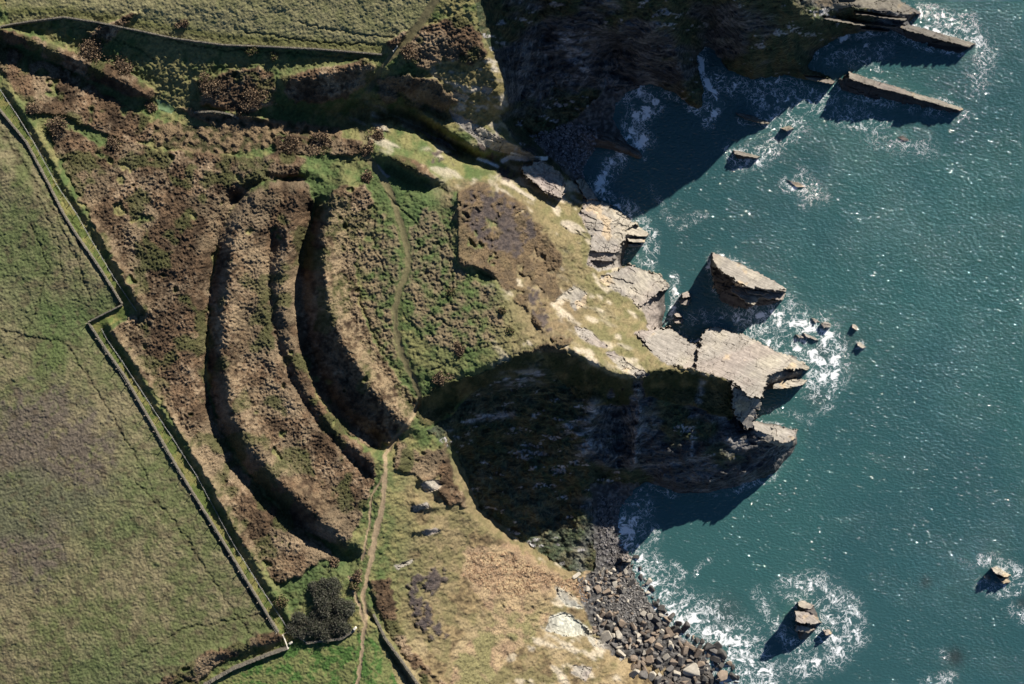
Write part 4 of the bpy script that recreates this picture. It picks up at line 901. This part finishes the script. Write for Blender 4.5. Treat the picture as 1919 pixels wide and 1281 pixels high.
def bush(name, label, cat, px, py, rpx, h, cols, n, seed, group=None, leaf=.22):
    e = bpy.data.objects.new(name, None); COL.objects.link(e); e.location = at(px, py, -.1); tag(e, label, cat, group)
    rx = rpx * S * .92
    c = link('crown', leaf_mesh(rx, h, n, leaf, cols, seed), M_LEAF, e); s = link('trunk', stem_mesh(h, .12 + rx * .02, seed, rx * .6), M_BARK, e)
    return e
BUSH = [
 ('rounded brown bramble bush largest of the pair beside the hedge in the north-west corner',172,88,23,2.6,BROWN),('brown bramble bush just south-east of the largest one by the hedge',233,122,18,2.2,BROWN),
 ('small olive bush below the northern wall',470,96,11,1.8,OLIVE),('tiny bush east of the small olive bush below the northern wall',514,102,7,1.2,OLIVE),
 ('lone small bush in the northern field',344,46,9,1.3,BROWN),('brown bush beside the path just past the gate',766,97,16,2.4,BROWN),
 ('brown bush on the bank of the green pond',284,204,9,1.4,BROWN),('brown bush by the west track at the corner of the scrub',104,238,16,2.2,BROWN),
 ('bramble mound right at the edge of the track in the north-west',62,205,13,2.0,BROWN),('small dark bush alone in the tussock grass of the promontory',845,548,7,1.2,OLIVE),
 ('dark bush by the dip at the eastern side of the promontory',942,582,8,1.2,OLIVE),('low dark bush near the scarp corner',955,620,7,1.0,OLIVE),
 ('bushy clump where the promontory path nears the south edge',826,708,12,1.8,BROWN),('brown bush beside the middle of the promontory path',860,652,9,1.2,BROWN),
 ('small bush in the green hollow at the head of the inner bank',688,330,11,1.4,BROWN),('bramble mound beside the path junction',690,278,10,1.4,BROWN),
 ('bramble mound on the little knoll above the gorge',708,256,13,1.6,BROWN),('brown bush by the lower end of the outer bank',625,1052,9,1.3,BROWN),
 ('bramble clump between the two southern paths',668,1078,10,1.5,BROWN),('round bush on the spur at the fork of the paths',664,1095,9,1.4,OLIVE),
 ('dark bush in the green patch beside the track near the thicket',528,1130,12,2.2,OLIVE),('brown bush over the reeds at the west end',215,270,13,1.6,BROWN),
 ('rounded bramble mound north of the inner bank',540,268,18,1.8,BROWN),('bramble mound east of the rounded one in the valley',600,268,16,1.6,BROWN),
 ('brown bush on the valley side above the reeds',395,165,17,2.0,BROWN),('brown bush on the valley side next to the little wall',470,180,18,2.0,BROWN)]
for i, (lab, px, py, r, h, cols) in enumerate(BUSH): bush('bush', lab, 'bush', px, py, r, h, cols, int(160 + r * r * 5.5), 300 + i, 'bushes on the headland')
TREES = [('small dark leafless tree at the northern tip of the thicket',598,1096,13,2.6),('dark leafless tree at the north-eastern corner of the thicket',622,1106,19,3.2),('tallest dark tree in the middle of the thicket',608,1132,22,3.8),
 ('dark tree on the eastern edge of the thicket facing the path',640,1140,17,3.0),('dark bushy tree at the south-eastern corner of the thicket',634,1172,20,3.0),('dark bushy tree at the western end of the thicket',556,1172,17,2.8),
 ('dark bushy tree next to the westernmost one of the thicket',582,1170,21,3.2),('low dark tree at the southern edge of the thicket above the wall',606,1176,17,2.6)]
for i, (lab, px, py, r, h) in enumerate(TREES): bush('tree', lab, 'tree', px, py, r, h, GREYT, 7500, 400 + i, 'trees of the dark thicket', .17)

# ------------------------------------------------------------------ walls, fences, gates
M_WALL = flat_mat('wall_stone', (.15, .135, .105), .9, .5, 3, .8, .12); M_WOOD = flat_mat('weathered_wood', (.26, .22, .17)); M_WIRE = flat_mat('wire', (.30, .30, .29), .4); M_WHITE = flat_mat('pale_timber', (.62, .58, .5), .7, .12)
def resample(P, step):
    out_ = [P[0]]; carry = 0
    for (x0, y0), (x1, y1) in zip(P[:-1], P[1:]):
        L = math.hypot(x1 - x0, y1 - y0); t = step - carry
        while t <= L: out_.append((x0 + (x1 - x0) * t / L, y0 + (y1 - y0) * t / L)); t += step
        carry = (carry + L) % step
    out_.append(P[-1]); return out_
def boxm(bm, c, sx, sy, sz, ang=0, jit=0):
    mt = Matrix.Translation(c) @ Matrix.Rotation(ang, 4, 'Z') @ Matrix.Diagonal((sx, sy, sz, 1))
    r = bmesh.ops.create_cube(bm, size=1, matrix=mt)
    if jit:
        for v in r['verts']: v.co += Vector([random.uniform(-jit, jit) for _ in range(3)])
def bmo(name, bm, mat, parent=None):
    me = bpy.data.meshes.new(name); bm.to_mesh(me); bm.free(); return link(name, me, mat, parent)
def stone_wall(label, P, h, w, step=4.0, grp=None):
    bm = bmesh.new(); R = resample(P, step)
    for (a, b_) in zip(R[:-1], R[1:]):
        A_, B_ = at(*a), at(*b_); d = B_ - A_; L = max(d.xy.length, .05); ang = math.atan2(d.y, d.x)
        for lev in range(2):
            c = (A_ + B_) / 2; c.z += h * (.25 + .5 * lev) - .1 + random.uniform(-.04, .04)
            boxm(bm, c, L * 1.06, w * (1.15 - .3 * lev) * random.uniform(.85, 1.15), h * .55, ang + random.uniform(-.06, .06), .05)
    o = bmo('stone_wall', bm, M_WALL); return tag(o, label, 'wall', grp)
def fence(label, P, h=1.3, gap=22, grp=None, wires=3):
    e = bpy.data.objects.new('wire_fence', None); COL.objects.link(e); e.location = at(*P[0]); tag(e, label, 'fence', grp)
    R = resample(P, gap)[:100]; tops = [at(*p) for p in R]; o0 = e.location
    for p in tops:
        bm = bmesh.new(); bmesh.ops.create_cone(bm, cap_ends=True, segments=6, radius1=.09, radius2=.08, depth=h, matrix=Matrix.Translation(p - o0 + Vector((0, 0, h / 2 - .05))))
        bmo('post', bm, M_WOOD, e)
    bm = bmesh.new()
    for a, b_ in zip(tops[:-1], tops[1:]):
        for k in range(wires):
            z_ = h * (.35 + .28 * k); A_, B_ = a - o0 + Vector((0, 0, z_)), b_ - o0 + Vector((0, 0, z_)); d = B_ - A_
            q_ = d.to_track_quat('Z', 'Y').to_matrix().to_4x4()
            bmesh.ops.create_cone(bm, cap_ends=False, segments=4, radius1=.018, radius2=.018, depth=d.length, matrix=Matrix.Translation((A_ + B_) / 2) @ q_)
    bmo('wire', bm, M_WIRE, e); return e
OUT1 = [(-40,140),(0,205),(50,265),(90,340),(120,400),(145,440),(185,497),(230,569)]; OUT2 = [(230,571),(196,588),(167,603)]; OUT3 = [(167,604),(200,655),(235,705),(290,800),(330,870),(370,935),(420,1015),(465,1090),(522,1183)]
IN1 = [(-40,100),(0,165),(40,225),(70,275),(110,350),(145,400),(170,445),(215,520),(257,582)]; IN2 = [(192,616),(205,640),(232,678),(285,760),(325,820),(370,890),(410,965),(440,1020),(490,1100),(543,1180)]
stone_wall('low stone wall on the field side of the track, northern stretch', OUT1, 1.1, .38)
stone_wall('short stone wall across the kink of the track', OUT2, 1.0, .35)
stone_wall('low stone wall on the field side of the track, long southern stretch', OUT3, 1.1, .38)
fence('post and wire fence on the scrub side of the track, northern stretch', IN1)
fence('post and wire fence on the scrub side of the track, southern stretch', IN2)
fence('post and wire fence in the western field running beside the long wall', [(p[0] - 3, p[1] + 2) for p in OUT3], 1.9, 34, wires=1)
stone_wall('long stone wall along the lower edge of the northern field', [(-60,62),(0,52),(22,47),(60,41),(122,33),(180,42),(260,58),(330,73),(420,85),(500,88),(600,93),(716,103)], 1.3, .38)
stone_wall('overgrown stone wall along the bottom of the western field', [(540,1212),(500,1226),(440,1250),(385,1281),(340,1320)], 1.6, .8)
stone_wall('low field wall north of the southern meadow beside the thicket', [(574,1204),(600,1200),(640,1196),(664,1180)], 1.0, .6)
stone_wall('sunken lane wall running down to the bottom edge of the headland', [(700,1150),(722,1195),(758,1245),(796,1300)], 1.0, .5)
stone_wall('little stone wall across the valley floor beside the pond', [(365,211),(400,209),(432,214),(448,222)], .9, .45)
def gate(label, p0, p1, mat, h=1.25):
    e = bpy.data.objects.new('gate', None); COL.objects.link(e); A_, B_ = at(*p0), at(*p1); e.location = A_; tag(e, label, 'gate')
    d = B_ - A_; d.z = 0; L = d.length; ang = math.atan2(d.y, d.x)
    for t in (0, 1):
        bm = bmesh.new(); boxm(bm, d * t + Vector((0, 0, h * .55 + (B_.z - A_.z) * t)), .22, .22, h * 1.2, ang); bmo('gate_post', bm, mat, e)
    for k in range(5):
        bm = bmesh.new(); boxm(bm, d / 2 + Vector((0, 0, .25 + k * (h - .3) / 4 + (B_.z - A_.z) / 2)), L - .26, .07, .12, ang); bmo('rail', bm, mat, e)
    bm = bmesh.new(); boxm(bm, d / 2 + Vector((0, .05, h / 2 + (B_.z - A_.z) / 2)), math.hypot(L * .5, .2), .05, .1, ang); bmo('brace', bm, mat, e)
    return e
gate('wooden field gate closing the lower end of the grassy track', (532,1187), (544,1180), M_WOOD)
gate('white painted gate beside the wooden one at the end of the track', (531,1188), (541,1213), M_WHITE)
gate('wooden gate by the coast path at the corner of the northern field', (738,97), (745,88), M_WHITE)
fence('short fence from the gate corner along the thicket', [(545,1182),(560,1193),(578,1204)], 1.2, 9)
def marker(label, px, py):
    bm = bmesh.new(); boxm(bm, at(px, py, .7), .8, .5, 1.5, .7, .08); bmesh.ops.bevel(bm, geom=bm.edges[:], offset=.08, segments=2, affect='EDGES')
    tag(bmo('standing_stone', bm, M_WHITE), label, 'stone')
marker('pale upright stone beside the path at the corner of the thicket', 666, 1176)
marker('pale upright stone just inside the gate by the thicket', 546, 1203)
print('verts', sum(len(o.data.vertices) for o in sc.objects if o.type == 'MESH'))
